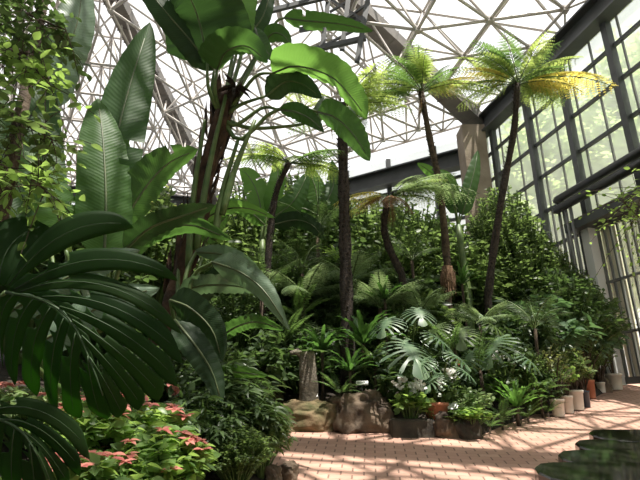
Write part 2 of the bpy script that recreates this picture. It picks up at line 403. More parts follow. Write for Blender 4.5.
# the other seven walls: posts, rails and glass
wn = 0
for i in range(8):
    p, q = CORN[i].copy(), CORN[(i+1)%8].copy()
    if (p-A).length < .01 and (q-p).normalized().dot(WD) > .9: continue
    if (q-A).length < .01 and (p-q).normalized().dot(WD) > .9: continue
    wn += 1; zb = min(plane(p.x, p.y), plane(q.x, q.y))-.3
    mb = MB()
    for k in range(8):
        c = p.lerp(q, k/7); mb.bar((c.x,c.y,zb), (c.x,c.y,RZ0), .14, .14)
    z = RZ0-1.2
    while z > zb: mb.bar((p.x,p.y,z), (q.x,q.y,z), .07, .09); z -= 1.3
    wo = mb.build('wall_%s' % ['back','far_left','left','rear_left','rear','rear_right','near_right'][(wn-1)%7], M['steel_dark'], smooth=False); tag(wo, kind='structure')
    g = MB(); g.add([(p.x,p.y,zb),(q.x,q.y,zb),(q.x,q.y,RZ0),(p.x,p.y,RZ0)], f4=[(0,1,2,3)])
    tag(g.build('window_%d' % (20+wn), M['wall_glass' if ((p+q)/2).y > 6 else 'shade_tint_glass'], smooth=False), kind='structure')
# right wall
kC = []                                           # columns along the right wall
for px, py in ((500,170), (538,160), (579,150), (632,122)):
    kC.append(wp(px, py)[0])
bay = kC[2]-kC[1]
cols = [kC[0], kC[1], kC[2], kC[3], kC[3]+(kC[3]-kC[2]), kC[3]+2*(kC[3]-kC[2])]
zb = -2.0
mb = MB()
kd = kC[2]                                         # the door post stands under the third column
for j_, c in enumerate(cols): mb.bar(W(c,(zb if j_ < 2 else wp(592,231)[1]),.10), W(c,RZ0,.08), .15, .13, up=WD)
zs = [wp(573,118.5)[1], wp(577,156)[1], wp(584,190)[1], wp(589,231)[1]]
dz = (zs[0]-zs[3])/3
lev = [zs[0], zs[0]-dz, zs[0]-2*dz, zs[0]-3*dz, zs[0]-4*dz, zs[0]-5*dz]
lev.append(zs[0]+dz*.9)
for z in lev:
    k1 = cols[-1] if z > zs[3]+.1 else kd
    mb.bar(W(0,z,.05), W(k1,z,.05), .075, .065)
tag(mb.build('wall_right', M['steel_dark'], smooth=False), kind='structure')
edges = [0]+cols
n = 0
for a, b in zip(edges[:-1], edges[1:]):
    n += 1; f = MB()
    for s in (.17, .62):
        k = a+(b-a)*s; f.bar(W(k, (zb if k < kd else zs[3]), .03), W(k, RZ0, .03), .035, .035, up=WD)
    fo = f.build('window_%d' % n, M['steel_mid'], smooth=False); tag(fo, kind='structure')
    g = MB(); zl = zb if b < kd+.3 else zs[3]
    g.add([tuple(W(a,zl)),tuple(W(b,zl)),tuple(W(b,RZ0)),tuple(W(a,RZ0))], f4=[(0,1,2,3)]); g.build('window_pane', M['wall_glass'], fo, smooth=False)
# lintel, post and door
zl = wp(592,231)[1]; kE = kd+3.0
ztop = wp(590,223)[1]
mb = MB(); mb.box(W((kd+kE)/2-.15, (zl+ztop)/2, .22), (.46, kE-kd+.3, max(.2, ztop-zl)), Matrix((WALLN, WD, Vector((0,0,1)))).transposed())
tag(mb.build('trim_60', M['steel_dark'], smooth=False), kind='structure')
zf = plane(0, W(kd,0).y)
mb = MB(); mb.bar(W(kd,zf-.1,.16), W(kd,zl,.16), .20, .20, up=WD)
tag(mb.build('trim_61', M['white_post'], smooth=False), kind='structure')
mb = MB(); mb.bar(W(kd-.12,zf-.1,.16), W(kd-.12,zl,.16), .05, .24, up=WD); tag(mb.build('trim_62', M['steel_dark'], smooth=False), kind='structure')
door = MB()
z1 = wp(618,281)[1]; z2 = wp(630,332)[1]
for z, t in ((z1,.05), (z2,.05), (zf+.05,.12), (zl-.05,.1)): door.bar(W(kd+.12,z,.08), W(kE,z,.08), .05, t)
do = door.build('door_1', M['steel_mid'], smooth=False); tag(do, kind='structure')
k = kd+.15; j = 0
while k < kE:
    b_ = MB(); b_.bar(W(k,zf-.3+.3,.08), W(k,zl,.08), .03 if j % 2 else .045, .04, up=WD); b_.build('bar', M['steel_mid'], do, smooth=False); k += .155; j += 1
g = MB(); g.add([tuple(W(kd+.1,zf)),tuple(W(kE,zf)),tuple(W(kE,zl)),tuple(W(kd+.1,zl))], f4=[(0,1,2,3)]); g.build('door_pane', M['door_glass'], do, smooth=False)
g = MB(); g.bar(W(kd+.30,zf,.0), W(kd+.32,zl,.0), .34, .02, up=WALLN); g.build('bright_strip', M['cream'], do, smooth=False)  # made-up cream strip standing in for the brightness outside the door
# concrete corner pier
mb = MB(); s = .36
V = []
for z, q in ((-1, 1), (2, 1), (4, 1.0), (6, .97), (RZ0-.05, 1.0)):
    for dx, dy in ((-1.05,-.8), (.75,-.8), (.75,.8), (-1.05,.8)): V.append((A.x-.42+dx*s*q, A.y-.25+dy*s*q, z))
F4 = [[i*4+k, i*4+(k+1)%4, i*4+4+(k+1)%4, i*4+4+k] for i in range(4) for k in range(4)]+[[16,17,18,19]]
mb.add(V, f4=F4); tag(mb.build('trim_63', M['concrete'], smooth=False), kind='structure')
# black lagged pipes on the wall with thin risers
p0, p1 = wp(573,205), wp(628,185)
for n_, (dzz, off) in enumerate(((.10,.42), (-.14,.48))):
    z = p0[1]+dzz-.05
    t = MB(); t.tube([W(p0[0]+.05,z,off), W(cols[-1],z,off)], .085, 14)
    o = t.build('heating_pipe', M['pipe']); tag(o, ['thick black lagged pipe on the glass wall, the upper of two', 'thick black lagged pipe on the glass wall, the lower of two'][n_], 'pipe', 'lagged pipes on the glass wall')
    for q in range(2):
        kk = p0[0]+.02+.13*(2*n_+q)
        zz = z-1.9-.1*q
        t = MB(); t.tube([W(kk,z,off-.02), W(kk,zz+.12,off-.02), W(kk+.04,zz+.03,off-.02), W(kk+.15,zz,off-.02), W(kk+.2,zz,off-.02)], .032, 8)
        t.build('riser', M['steel_mid'], o)
    t = MB(); t.tube([W(p0[0]-.02,z,off), W(p0[0]+.07,z,off)], .06, 12); t.build('pipe_cap', M['steel_mid'], o)
# dark catwalk frames hanging under the roof
def catwalk():
    o = empty('roof_catwalk', pt(345,20,8.2), 'dark steel maintenance catwalk hanging high under the space frame roof', 'catwalk')
    base = Vector(o.location)
    def b(name, segs, r=.035):
        m_ = MB()
        for a_, c_ in segs: m_.bar(Vector(a_)-base, Vector(c_)-base, r*2, r*2.6)
        m_.build(name, M['steel_dark'], o, smooth=False)
    b('rail', [(pt(262,13,8.4), pt(330,-4,8.4)), (pt(277,58,8.6), pt(366,38,8.0)), (pt(300,30,9), pt(366,18,8.2))], .04)
    b('side_frame', [(pt(373,-30,8), pt(357,62,8)), (pt(332,-30,8.6), pt(321,58,8.6)), (pt(352,-30,8.3), pt(342,50,8.3))], .04)
    b('cross_bracing', [(pt(373,-25,8), pt(352,-2,8.3)), (pt(370,2,8), pt(345,20,8.3)), (pt(332,0,8.6), pt(366,22,8.0)), (pt(365,25,8), pt(325,45,8.6)), (pt(330,12,8.6), pt(350,0,8.3))], .02)
    b('hanger', [(pt(373,-30,8), pt(373,-30,8)+Vector((0,0,1.5))), (pt(332,-30,8.6), pt(332,-30,8.6)+Vector((0,0,1.5)))], .02)
catwalk()

# ------------------------------------------------------------------ floor and beds
front = [gp(297,482), gp(285,462), gp(268,436), gp(335,434), gp(400,438), gp(480,441), gp(515,431), gp(545,421), gp(572,413), gp(592,405), gp(612,395), gp(628,387)]
PATH = [(p.x, p.y) for p in front]
e = W(kd, 0); e2 = W(kd+3.2, 0); PATH += [(e.x, e.y), (e2.x+.5, e2.y), (8, -3), (.1, -3), (-.1, 2.2)]
PA = np.array(PATH); PB = np.roll(PA, -1, 0)
def pdist(x, y):
    """signed distance to the paved path: positive outside it"""
    p = np.array([x, y]); ab = PB-PA; t = np.clip(((p-PA)*ab).sum(1)/np.maximum((ab**2).sum(1), 1e-9), 0, 1)
    d = np.sqrt(((PA+ab*t[:,None]-p)**2).sum(1)).min()
    c = False
    for (x1,y1), (x2,y2) in zip(PA, PB):
        if (y1 > y) != (y2 > y) and x < (x2-x1)*(y-y1)/(y2-y1)+x1: c = not c
    return -d if c else d
def ground(x, y):
    d = pdist(x, y)
    if d <= 0: return plane(x, y)
    return plane(x, y)+min(.75, .05+.22*d)
ys = [-9,-2,10.2,18]; V = []
for y in ys:
    for x in (-22, 10): V.append((x, y, plane(x, y)))
mb = MB(); mb.add(V, f4=[(0,1,3,2),(2,3,5,4),(4,5,7,6)]); tag(mb.build('floor', M['paver'], smooth=False), kind='structure')
mb = MB(); xs = np.arange(-16, 7.6, .28); yy = np.arange(-4, 17, .28); V = []
for y in yy:
    for x in xs:
        d = pdist(x, y); z = plane(x, y)+(min(.75, .02+.22*d)+.07*noise.noise(Vector((x*1.6,y*1.6,0))) if d > .12 else -.25)
        V.append((x, y, z))
nx = len(xs); f4 = []
for j in range(len(yy)-1):
    for i in range(nx-1):
        c = OC-Vector((xs[i], yy[j], 0))
        if (c.length < RAD*.93) and pdist(xs[i]+.14, yy[j]+.14) > -.4: f4.append((j*nx+i, j*nx+i+1, (j+1)*nx+i+1, (j+1)*nx+i))
mb.add(V, f4=f4); tag(mb.build('planting_bed_soil', M['soil']), kind='structure')
# ground outside the glass
mb = MB(); mb.box(W(3,zf-.2,-12.2), (24,44,.1), Matrix((WALLN, WD, Vector((0,0,1)))).transposed()); tag(mb.build('outside_ground', solid('outside_lawn', (.30,.36,.14), .9, (.40,.42,.22), 2), smooth=False), kind='structure')

# ------------------------------------------------------------------ plants: generators
def rv(n, s=1.0): return RNG.normal(size=(n, 3))*s
def shrub_mesh(seed, n_st, n_lf, Lf, tmpl, rad=(.5,.5), h=1.0, base=.12, droop=.2, spread=1.0, leafmat=None, stemmat=None, upright=.5, lo=.25, r0=.018, along=.55):
    """stems fan out from the ground and carry leaves on their outer part; unit about 1 m wide and h tall"""
    g = np.random.default_rng(seed); st = MB(); lf = MB(); P = []; D = []; Nn = []; S = []
    for i in range(n_st):
        a = g.uniform(0, 2*PI); u = g.uniform(0, 1)**.6
        zt = h*(lo+(1-lo)*math.sqrt(max(0, 1-(u*.95)**2))*g.uniform(.55, 1))
        tip = np.array([rad[0]*u*math.cos(a), rad[1]*u*math.sin(a), zt])
        b = np.array([tip[0]*base, tip[1]*base, 0.0]); mid = b*.5+tip*.5+np.array([-tip[0]*.15, -tip[1]*.15, .12*h])
        pts = [(1-t)**2*b+2*t*(1-t)*mid+t*t*tip for t in np.linspace(0, 1, 5)]
        st.tube([tuple(p) for p in pts], [r0, r0*.8, r0*.6, r0*.45, r0*.3], 4, False)
        m = int(n_lf*g.uniform(.7, 1.3))
        for j in range(m):
            t = 1-along*(j/m)**.9*g.uniform(.6, 1); p = (1-t)**2*b+2*t*(1-t)*mid+t*t*tip
            ph = j*2.4+g.uniform(0, 1); tang = tip-mid; tang = tang/np.linalg.norm(tang)
            side = np.array([math.cos(ph), math.sin(ph), 0])
            d = side*1.0+tang*upright+g.normal(size=3)*.25+np.array([0, 0, -droop])
            P.append(p); D.append(d); Nn.append(np.array([0,-.1,1])+g.normal(size=3)*.6); S.append(Lf*g.uniform(.6, 1.15))
    lf.scatter(tmpl, P, D, Nn, np.array(S))
    return st, lf
def shrub(name, seed, leafmat, stemmat='stem', **kw):
    st, lf = shrub_mesh(seed, **kw)
    o = empty(name); o.hide_render = False
    st.build('stem', M[stemmat], o); lf.build('foliage', M[leafmat], o)
    return o
PLACED = []
def clear_of_path(px, py, Y, m_):
    for _ in range(40):
        p = pt(px, py, Y)
        if pdist(p.x, Y) > m_: break
        Y += .05
    return Y
def place(kind, px, Y, top, wpx, label, group, leafmat=None, cat='shrub', hang=.30):
    """stand a copy of a unit plant on the ground under pixel column px at depth Y, its top at row top, wpx wide"""
    wd = wpx*mpp(pt(px, top, Y)); Y = clear_of_path(px, top, Y, min(.45, wd*hang)); p = pt(px, top, Y); gz = ground(p.x, Y)-.03
    wd = wpx*mpp(p)
    # keep the crown inside the glass wall
    inw = (p-A).dot(WALLN)
    if inw < wd*.5+.25: wd = max(.5, 2*(inw-.25))
    h = max(.1, p.z-gz); asp = wd/h
    kind += '_low' if asp > 1.35 else '' if asp > .7 else '_tall' if asp > .38 else '_slim'
    proto = P[kind]; o = copy_tree(proto) if proto.name in PLACED else proto
    PLACED.append(proto.name)
    o.location = (p.x, Y, gz); o.rotation_euler = (0, 0, random.uniform(0, 6.28)); q = wd/(2*HW[kind])
    o.scale = (q, q, h); tag(o, label, cat, group)
    if leafmat:
        for c in o.children:
            if c.name.startswith(('foliage','leaf','frond')): c.material_slots[0].link = 'OBJECT'; c.material_slots[0].material = M[leafmat]
    return o

OV = leaf_t(.5, 4, .2, .12); LN = leaf_t(.24, 5, .25, .35); RD = leaf_t(.75, 4, .12, .1)
P = {}
SPEC = dict(glossy=('glossy_shrub','leaf_dark',dict(n_st=210, n_lf=34, Lf=.056, tmpl=OV, droop=.3)), fine=('fine_leaved_shrub','leaf_mid',dict(n_st=300, n_lf=30, Lf=.043, tmpl=OV, droop=.2)),
    broad=('broad_leaved_shrub','leaf_mid',dict(n_st=85, n_lf=18, Lf=.12, tmpl=leaf_t(.42, 5, .2, .3), droop=.35)), lance=('lance_leaved_shrub','leaf_dark',dict(n_st=80, n_lf=24, Lf=.15, tmpl=LN, droop=.5, upright=.7)),
    under=('low_foliage_plant','leaf_mid',dict(n_st=60, n_lf=16, Lf=.13, tmpl=OV, droop=.3, lo=.1)))
HW = {}
for i_, (k_, (nm, lm, kw)) in enumerate(SPEC.items()):
    for suf, hw_, lf_, st_ in (('', .5, 1, 1), ('_tall', .25, .62, 1.25), ('_slim', .15, .4, 1.4), ('_low', .9, 1.5, 1)):
        q = dict(kw); q['Lf'] *= lf_; q['n_st'] = int(q['n_st']*st_); q['rad'] = (hw_, hw_); q['r0'] = .018*lf_
        if suf in ('_tall', '_slim'): q['lo'] = .2
        P[k_+suf] = shrub(nm, i_*7+len(suf), lm, **q); HW[k_+suf] = hw_

# --- fern fronds
def frond_mesh(seed, npin=15, wmax=.21, bip=True, droop=.6, hang=.5, leaflet=.030, ratio=.6):
    """one frond of length 1 that leaves along +X, rises a little and arches over"""
    g = np.random.default_rng(seed); st = MB(); lf = MB()
    def c(t): return np.array([t*(1-.12*droop*t), .02*math.sin(3*t+seed), .10*t-droop*.55*t**2.2])
    pts = [c(t) for t in np.linspace(0, 1, 12)]
    st.tube([tuple(p) for p in pts], [.010*(1-.8*i/11)+.001 for i in range(12)], 4, False)
    T1 = leaf_t(ratio, 3, .1, .1); P_, D_, N_, S_ = [], [], [], []
    lf.tube([tuple(p) for p in pts], .0035, 3, False)
    for i in range(npin):
        t = .14+.84*(i+.5)/npin; p = c(t); tg = c(min(1, t+.02))-c(t-.02); tg /= np.linalg.norm(tg)
        w = wmax*math.sin(PI*min(1, (t-.05)/.97)**.8)**.75+.012
        for s in (-1, 1):
            y = np.array([0, s, 0]); d0 = y*1.0+tg*.35+np.array([0,0,-.05]); d0 /= np.linalg.norm(d0)
            nrm = np.cross(tg, y)*s; nrm = nrm if nrm[2] > 0 else -nrm
            if not bip:
                P_.append(p); D_.append(d0+g.normal(size=3)*.05+np.array([0,0,-hang*.5])); N_.append(nrm+g.normal(size=3)*.15); S_.append(w*g.uniform(.85, 1.1)); continue
            m = max(4, int(w/.019)); q = [p+d0*w*u+np.array([0,0,-hang*w*u*u]) for u in np.linspace(0, 1, m+1)]
            lf.tube([tuple(q[0]), tuple(q[m//2]), tuple(q[m])], [.003, .002, .001], 3, False)
            for j in range(1, m+1):
                u = j/m; ll = leaflet*w/wmax*(1-.75*u**2)+.01
                dd = q[j]-q[j-1]; dd = dd/np.linalg.norm(dd)
                sd = np.cross(dd, nrm)
                for s2 in (-1, 1):
                    P_.append(q[j]); D_.append(sd*s2+dd*.45+np.array([0,0,-.15])); N_.append(nrm+g.normal(size=3)*.2); S_.append(ll*g.uniform(.85, 1.1))
    lf.scatter(T1, P_, D_, N_, np.array(S_))
    return lf, st
FR = []
for sd, kw in ((1, {}), (2, dict(droop=.8, hang=.5)), (3, dict(droop=.35, wmax=.18)), (4, dict(bip=False, npin=34, wmax=.12, ratio=.13, droop=.7)),
               (5, dict(bip=False, npin=30, wmax=.22, ratio=.05, droop=.8, hang=.9))):
    lf, st = frond_mesh(sd, **kw)
    FR.append((lf.mesh('frond', M['fern']), st.mesh('rachis', M['stem'])))
def frond(parent, kind, base, az, el, L, mt=None, roll=0, stem=None):
    o = bpy.data.objects.new('frond', FR[kind][0]); COL.objects.link(o); o.parent = parent
    o.location = base; o.rotation_euler = (roll, -el, az); o.rotation_mode = 'XYZ'; o.scale = (L,)*3
    r = bpy.data.objects.new('rachis', FR[kind][1]); COL.objects.link(r); r.parent = o
    if mt and mt != 'fern': o.material_slots[0].link = 'OBJECT'; o.material_slots[0].material = M[mt]
    if stem: r.material_slots[0].link = 'OBJECT'; r.material_slots[0].material = M[stem]
    return o
def spline(pts, n):
    pts = [Vector(p) for p in pts]
    if len(pts) == 2: return [pts[0].lerp(pts[1], i/(n-1)) for i in range(n)]
    e_ = [pts[0]*2-pts[1]]+pts+[pts[-1]*2-pts[-2]]; out = []
    for i in range(n):
        u = i/(n-1)*(len(pts)-1); k = min(int(u), len(pts)-2); t = u-k
        a, b, c, d = e_[k:k+4]
        out.append(.5*((2*b)+(c-a)*t+(2*a-5*b+4*c-d)*t*t+(3*b-a-3*c+d)*t**3))
    return out
def tree_fern(label, trunk, r, fronds, n_rand, L, seed, tm='bark_dark', dead=0, mats=('fern',), kinds=(0,1), skirt=None, elr=(.15,.9), stubble=True):
    g = random.Random(seed); pts = spline(trunk, 14)
    b = Vector((pts[0].x, pts[0].y, ground(pts[0].x, pts[0].y)-.05))
    if pts[0].z > b.z: pts = [b, pts[0].lerp(b, .5)]+pts
    o = empty('tree_fern', b, label, 'tree fern', 'tree ferns under the glass roof'); m = MB()
    n = len(pts); rr = [r*(1.25-.4*i/n)*(1+.12*math.sin(i*2.3)) for i in range(n)]
    m.tube([p-b for p in pts], rr, 12)
    # old frond bases stand out all round the trunk
    if stubble:
        pp = spline(pts, 60); tv = leaf_t(.5, 3, .3, -.1); Pq, Dq, Nq = [], [], []
        for i, p in enumerate(pp):
            for k in range(6):
                a = i*1.1+k*PI/3+g.uniform(-.3, .3); dv = Vector((math.cos(a), math.sin(a), 0))
                Pq.append(tuple(p-b+dv*r*.85)); Dq.append((dv.x*.7, dv.y*.7, 1)); Nq.append((dv.x, dv.y, -.3))
        m.scatter(tv, Pq, Dq, Nq, np.full(len(Pq), r*.85))
    m.build('trunk', M[tm], o)
    top = pts[-1]-b
    for az, el, LL, mt, kd_ in fronds: frond(o, kd_, top, R(az), R(el), LL, mt)
    for i in range(n_rand):
        frond(o, g.choice(kinds), top, g.uniform(0, 2*PI), g.uniform(*elr), L*g.uniform(.75, 1.1), g.choice(mats))
    for i in range(dead): frond(o, 1, top-Vector((0,0,.05)), g.uniform(0, 2*PI), g.uniform(-1.5, -.9), L*g.uniform(.4, .7), 'fern_brown')
    if skirt:
        s_ = MB(); q = [p-b for p in pts if skirt[0] < p.z < skirt[1]]
        if len(q) > 1:
            k = len(q); s_.tube(q, [r*(2.5-.9*abs(2*i/(k-1)-.8)) for i in range(k)], 14)
            Pq = []; Dq = []
            for i in range(300):
                c = q[0].lerp(q[-1], g.random()); a = g.uniform(0, 6.28); dv = Vector((math.cos(a), math.sin(a), -.5))
                Pq.append(tuple(c+dv*r*1.9)); Dq.append((dv.x, dv.y, -2.4))
            s_.scatter(leaf_t(.08, 3, .1, .1), Pq, Dq, [(0,0,1)]*len(Pq), np.full(len(Pq), .09)); s_.build('root_mantle', M['bark_fibre'], o)
    return o
tree_fern('tall tree fern nearest the glass wall with yellowing fronds reaching right',
    [pt(488,300,7.4), pt(492,262,7.35), pt(503,190,7.2), pt(514,130,7.0), pt(517,84,6.9)], .055,
    [(-4,14,1.65,'fern_yellow',1), (10,42,1.55,'fern_lime',0), (-28,-8,1.1,'fern_yellow',1), (182,26,1.15,'fern_yellow',0), (165,52,1.25,'fern_lime',0), (205,45,1.15,'fern',0),
     (190,62,1.1,'fern',0), (60,60,1.2,'fern_lime',2), (120,55,1.2,'fern_lime',0), (-70,40,1.0,'fern_lime',0), (-120,45,1.0,'fern',0), (30,10,1.2,'fern_lime',0), (150,14,1.1,'fern_lime',1), (-15,55,1.1,'fern',0)],
    6, 1.15, 5, mats=('fern_lime','fern'))
tree_fern('tall slim tree fern with shaggy brown base, left of the yellowing one',
    [pt(448,300,7.4), pt(447,262,7.35), pt(440,190,7.2), pt(430,140,7.1), pt(421,92,7.0)], .055,
    [(5,30,1.15,'fern_yellow',0), (-20,8,1.2,'fern_lime',1), (175,35,1.15,'fern',0), (195,12,1.25,'fern_lime',1), (170,8,1.2,'fern',0), (100,60,1.1,'fern',0), (250,40,1.0,'fern',0),
     (20,55,1.0,'fern',2), (150,60,1.0,'fern',0), (215,-5,.9,'fern_lime',1)],
    7, 1.1, 8, tm='bark', mats=('fern','fern_lime'), dead=1, skirt=(pt(448,299,7.4).z, pt(447,248,7.35).z))
tree_fern('dark straight trunked tree fern with its crown behind the banana leaf',
    [pt(347,312,6.6), pt(345,240,6.55), pt(343,160,6.5), pt(342,104,6.45)], .078,
    [(20,35,1.3,'fern',0), (5,10,1.2,'fern_lime',0), (170,30,1.2,'fern_lime',0), (150,8,1.1,'fern',1), (60,40,1.3,'fern',0), (-30,30,1.0,'fern_lime',0)],
    5, 1.1, 3, mats=('fern','fern_lime'), elr=(0,.7), dead=3)
tree_fern('curved small tree fern with flat crown left of the dark trunk',
    [pt(268,262,6.9), pt(271,225,6.85), pt(277,190,6.8), pt(289,163,6.7)], .045,
    [(0,25,1.05,'fern',0), (25,10,1.1,'fern_lime',0), (178,18,1.1,'fern_lime',0), (160,38,1.0,'fern',0), (-25,12,1.0,'fern',0), (205,8,.95,'fern',1), (80,45,1.0,'fern_lime',0)],
    5, .95, 12, mats=('fern','fern_lime','fern_lime'), elr=(.0,.6))
tree_fern('leaning tree fern with pale drooping fronds and a brown dead one',
    [pt(402,275,7.1), pt(388,245,7.05), pt(384,222,7.0), pt(390,196,6.9)], .052,
    [(-8,14,1.3,'fern_pale',1), (-32,8,1.45,'fern_pale',1), (10,30,1.0,'fern_pale',0), (-20,25,1.1,'fern_pale',0), (178,12,.95,'fern_yellow',1), (165,0,.8,'fern_yellow',1), (186,-12,.7,'fern_brown',1), (120,25,.8,'fern_pale',0), (60,30,.8,'fern_pale',0),
     (-60,-25,.7,'fern_brown',1), (-100,-20,.6,'fern_brown',1)],
    6, .95, 16, mats=('fern_pale','fern_pale','fern_lime'), elr=(.1,.6), dead=1)

# --- big paddle leaves
def blade(mids, wpx, roll=0, wl=1, wr=1, fold=.18, tears=0, seed=0, prof='banana', nlen=34, nw=5, ripple=.012, off=Vector((0,0,0)), tip=3.5):
    g = random.Random(seed); pts = spline([pt(*m_) for m_ in mids], nlen); V = []; UV = []; f4 = []
    tear = {(g.choice((0,1)), g.randint(5, nlen-5)): g.uniform(.2, .8) for _ in range(tears)}
    for i, p in enumerate(pts):
        t = i/(nlen-1); T = (pts[min(i+1, nlen-1)]-pts[max(0, i-1)]).normalized()
        view = p.normalized(); s_ = T.cross(view).normalized(); s_ = Matrix.Rotation(R(roll), 3, T) @ s_; nn = s_.cross(T).normalized()
        if nn.dot(view) > 0: nn = -nn
        wm = wpx*mpp(p)/max(.35, abs(math.cos(R(roll))))
        if prof == 'banana': w_ = min(1, (t/.16+.02)**.6)*(max(0, 1-t**tip))**.75
        elif prof == 'lance': w_ = math.sin(PI*min(1, t*.97+.02)**.75)**.8
        else: w_ = math.sin(PI*t**.6)**.7
        for j in range(-nw, nw+1):
            x = j/nw; k = wl if x < 0 else wr
            z = -fold*abs(x)**1.3*wm*w_ + ripple*math.sin(i*2.1+(0 if x < 0 else 1.3))*abs(x)*w_ + .02*noise.noise(Vector((t*4+seed, x*2, seed)))*abs(x)
            V.append(tuple(p+s_*(x*wm*w_*k)+nn*z-off)); UV.append((x, t))
    n2 = 2*nw+1
    for i in range(nlen-1):
        for j in range(n2-1):
            sd = 0 if j < nw else 1; ax = abs(j+.5-nw)/nw
            if (sd, i) in tear and ax > tear[(sd, i)]: continue
            f4.append((i*n2+j, i*n2+j+1, (i+1)*n2+j+1, (i+1)*n2+j))
    mb_ = MB(); mb_.add(V, f4=f4); mb_.uv = [np.array(UV)]
    return mb_, pts
def paddle(parent, mids, wpx, mt='banana', stalk=None, rs=.018, **kw):
    off = Vector(parent.location); mb_, pts = blade(mids, wpx, off=off, **kw)
    o = mb_.build('leaf', M[mt], parent)
    rib = MB(); q = [p-off for p in pts[:-3]]; n = len(q)
    rib.tube([q[i]+Vector((0,0,0)) for i in range(0, n, 3)], [rs*.55*(1-.75*i/n)+.002 for i in range(0, n, 3)], 6); rib.build('midrib', M['stem_pale'], o)
    if stalk:
        sp = spline([pt(*s_) if not isinstance(s_, Vector) else s_ for s_ in stalk]+[pts[0]], 12)
        sm = MB(); sm.tube([p-off for p in sp], [rs*(1.5-.8*i/11) for i in range(12)], 8); sm.build('petiole', M['stem'], o)
    return o

# trunked bird-of-paradise tree
bs = pt(150,400,4.7); bs.z = ground(bs.x, bs.y)-.05
tr_ = empty('giant_strelitzia', bs, 'trunked giant bird of paradise with paddle leaves fanned under the roof', 'strelitzia')
m = MB(); tp = spline([bs, pt(165,330,4.65), pt(185,262,4.6), pt(203,190,4.5), pt(217,130,4.4), pt(228,92,4.35)], 26)
m.tube([p-bs for p in tp], [.10*(1+.07*math.sin(i*1.9))*(1-.25*i/25) for i in range(26)], 14)
g = random.Random(3); Pq, Dq, Nq = [], [], []
for i in range(110):
    k = g.uniform(3, 25); p = tp[int(k)]; a = g.uniform(0, 6.28); dv = Vector((math.cos(a), math.sin(a), 0))
    Pq.append(tuple(p-bs+dv*.075)); Dq.append((dv.x*.16+.1, dv.y*.16, 1)); Nq.append((dv.x, dv.y, -.1))
m.scatter(leaf_t(.22, 4, .5, -.05), Pq, Dq, Nq, np.array([g.uniform(.2,.5) for _ in Pq])); m.build('trunk', M['bark_red'], tr_)
m = MB()
for a, b_ in (((196,250,4.4),(226,95,4.25)), ((214,240,4.45),(238,140,4.3)), ((188,270,4.4),(205,120,4.25)), ((222,215,4.4),(255,120,4.3))):
    q = spline([pt(*a), pt((a[0]+b_[0])/2-3, (a[1]+b_[1])/2, a[2]-.05), pt(*b_)], 10); m.tube([p-bs for p in q], [.03,.036,.036,.034,.03,.028,.025,.022,.02,.018], 8)
m.build('leaf_sheath', M['stem'], tr_)
m = MB(); q = pt(235,88,4.2)-bs
Pq, Dq = [], []
for i in range(26):
    a = g.uniform(0, 6.28); Pq.append(tuple(q)); Dq.append((math.cos(a), math.sin(a)*.6, g.uniform(-1, .7)))
m.scatter(leaf_t(.3, 4, .5, .4), Pq, Dq, [(0,0,1)]*26, np.array([g.uniform(.08,.22) for _ in Pq])); m.build('dead_flower_bract', M['bark_dark'], tr_)
C0 = (222,118,4.4)
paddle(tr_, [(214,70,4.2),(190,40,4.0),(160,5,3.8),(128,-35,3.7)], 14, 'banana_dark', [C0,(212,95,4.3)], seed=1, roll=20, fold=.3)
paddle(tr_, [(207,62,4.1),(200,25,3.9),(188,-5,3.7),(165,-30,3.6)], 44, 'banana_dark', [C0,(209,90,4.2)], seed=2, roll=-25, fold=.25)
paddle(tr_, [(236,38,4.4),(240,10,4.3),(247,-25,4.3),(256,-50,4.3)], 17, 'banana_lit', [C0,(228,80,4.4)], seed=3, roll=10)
paddle(tr_, [(217,70,4.1),(226,52,3.9),(246,46,3.8),(268,62,3.7)], 17, 'banana', [C0,(215,92,4.2)], seed=4, roll=35, tip=2.4, fold=.5)
paddle(tr_, [(255,28,4.5),(261,44,4.4),(276,62,4.3)], 9, 'banana', [C0,(240,60,4.5),(248,20,4.6)], seed=5, prof='lance')
paddle(tr_, [(240,40,4.6),(262,18,4.6),(275,-25,4.6)], 9, 'banana_dark', [C0,(230,80,4.5)], seed=55, prof='lance')
paddle(tr_, [(266,40,4.6),(274,33,4.5),(284,36,4.5),(291,46,4.5)], 9, 'banana', [C0,(244,75,4.6)], seed=6, prof='oval')
paddle(tr_, [(284,18,4.6),(308,21,4.5),(340,24,4.4),(373,31,4.3)], 9, 'banana', [C0,(250,70,4.6),(274,25,4.6)], seed=7, tears=3, roll=25)
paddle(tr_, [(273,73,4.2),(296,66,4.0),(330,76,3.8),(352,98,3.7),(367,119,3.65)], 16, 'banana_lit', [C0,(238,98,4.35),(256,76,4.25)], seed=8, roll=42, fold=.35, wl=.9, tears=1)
paddle(tr_, [(266,96,4.3),(285,82,4.3),(302,84,4.25),(322,98,4.2)], 13, 'banana_dark', [C0,(240,105,4.35)], seed=9, roll=20, tip=3)
paddle(tr_, [(280,110,4.3),(296,112,4.1),(312,120,4.0),(324,132,3.9)], 9, 'banana', [C0,(236,125,4.35),(262,108,4.3)], seed=10, prof='lance', roll=20)
paddle(tr_, [(318,112,4.2),(336,118,4.0),(354,135,3.9),(370,161,3.85)], 14, 'banana', [C0,(240,140,4.35),(272,112,4.3),(300,108,4.25)], seed=11, roll=25, tip=4)
paddle(tr_, [(312,122,4.6),(320,110,4.5),(323,96,4.5)], 7, 'banana_grey', [C0,(250,128,4.5),(290,126,4.6)], seed=12)

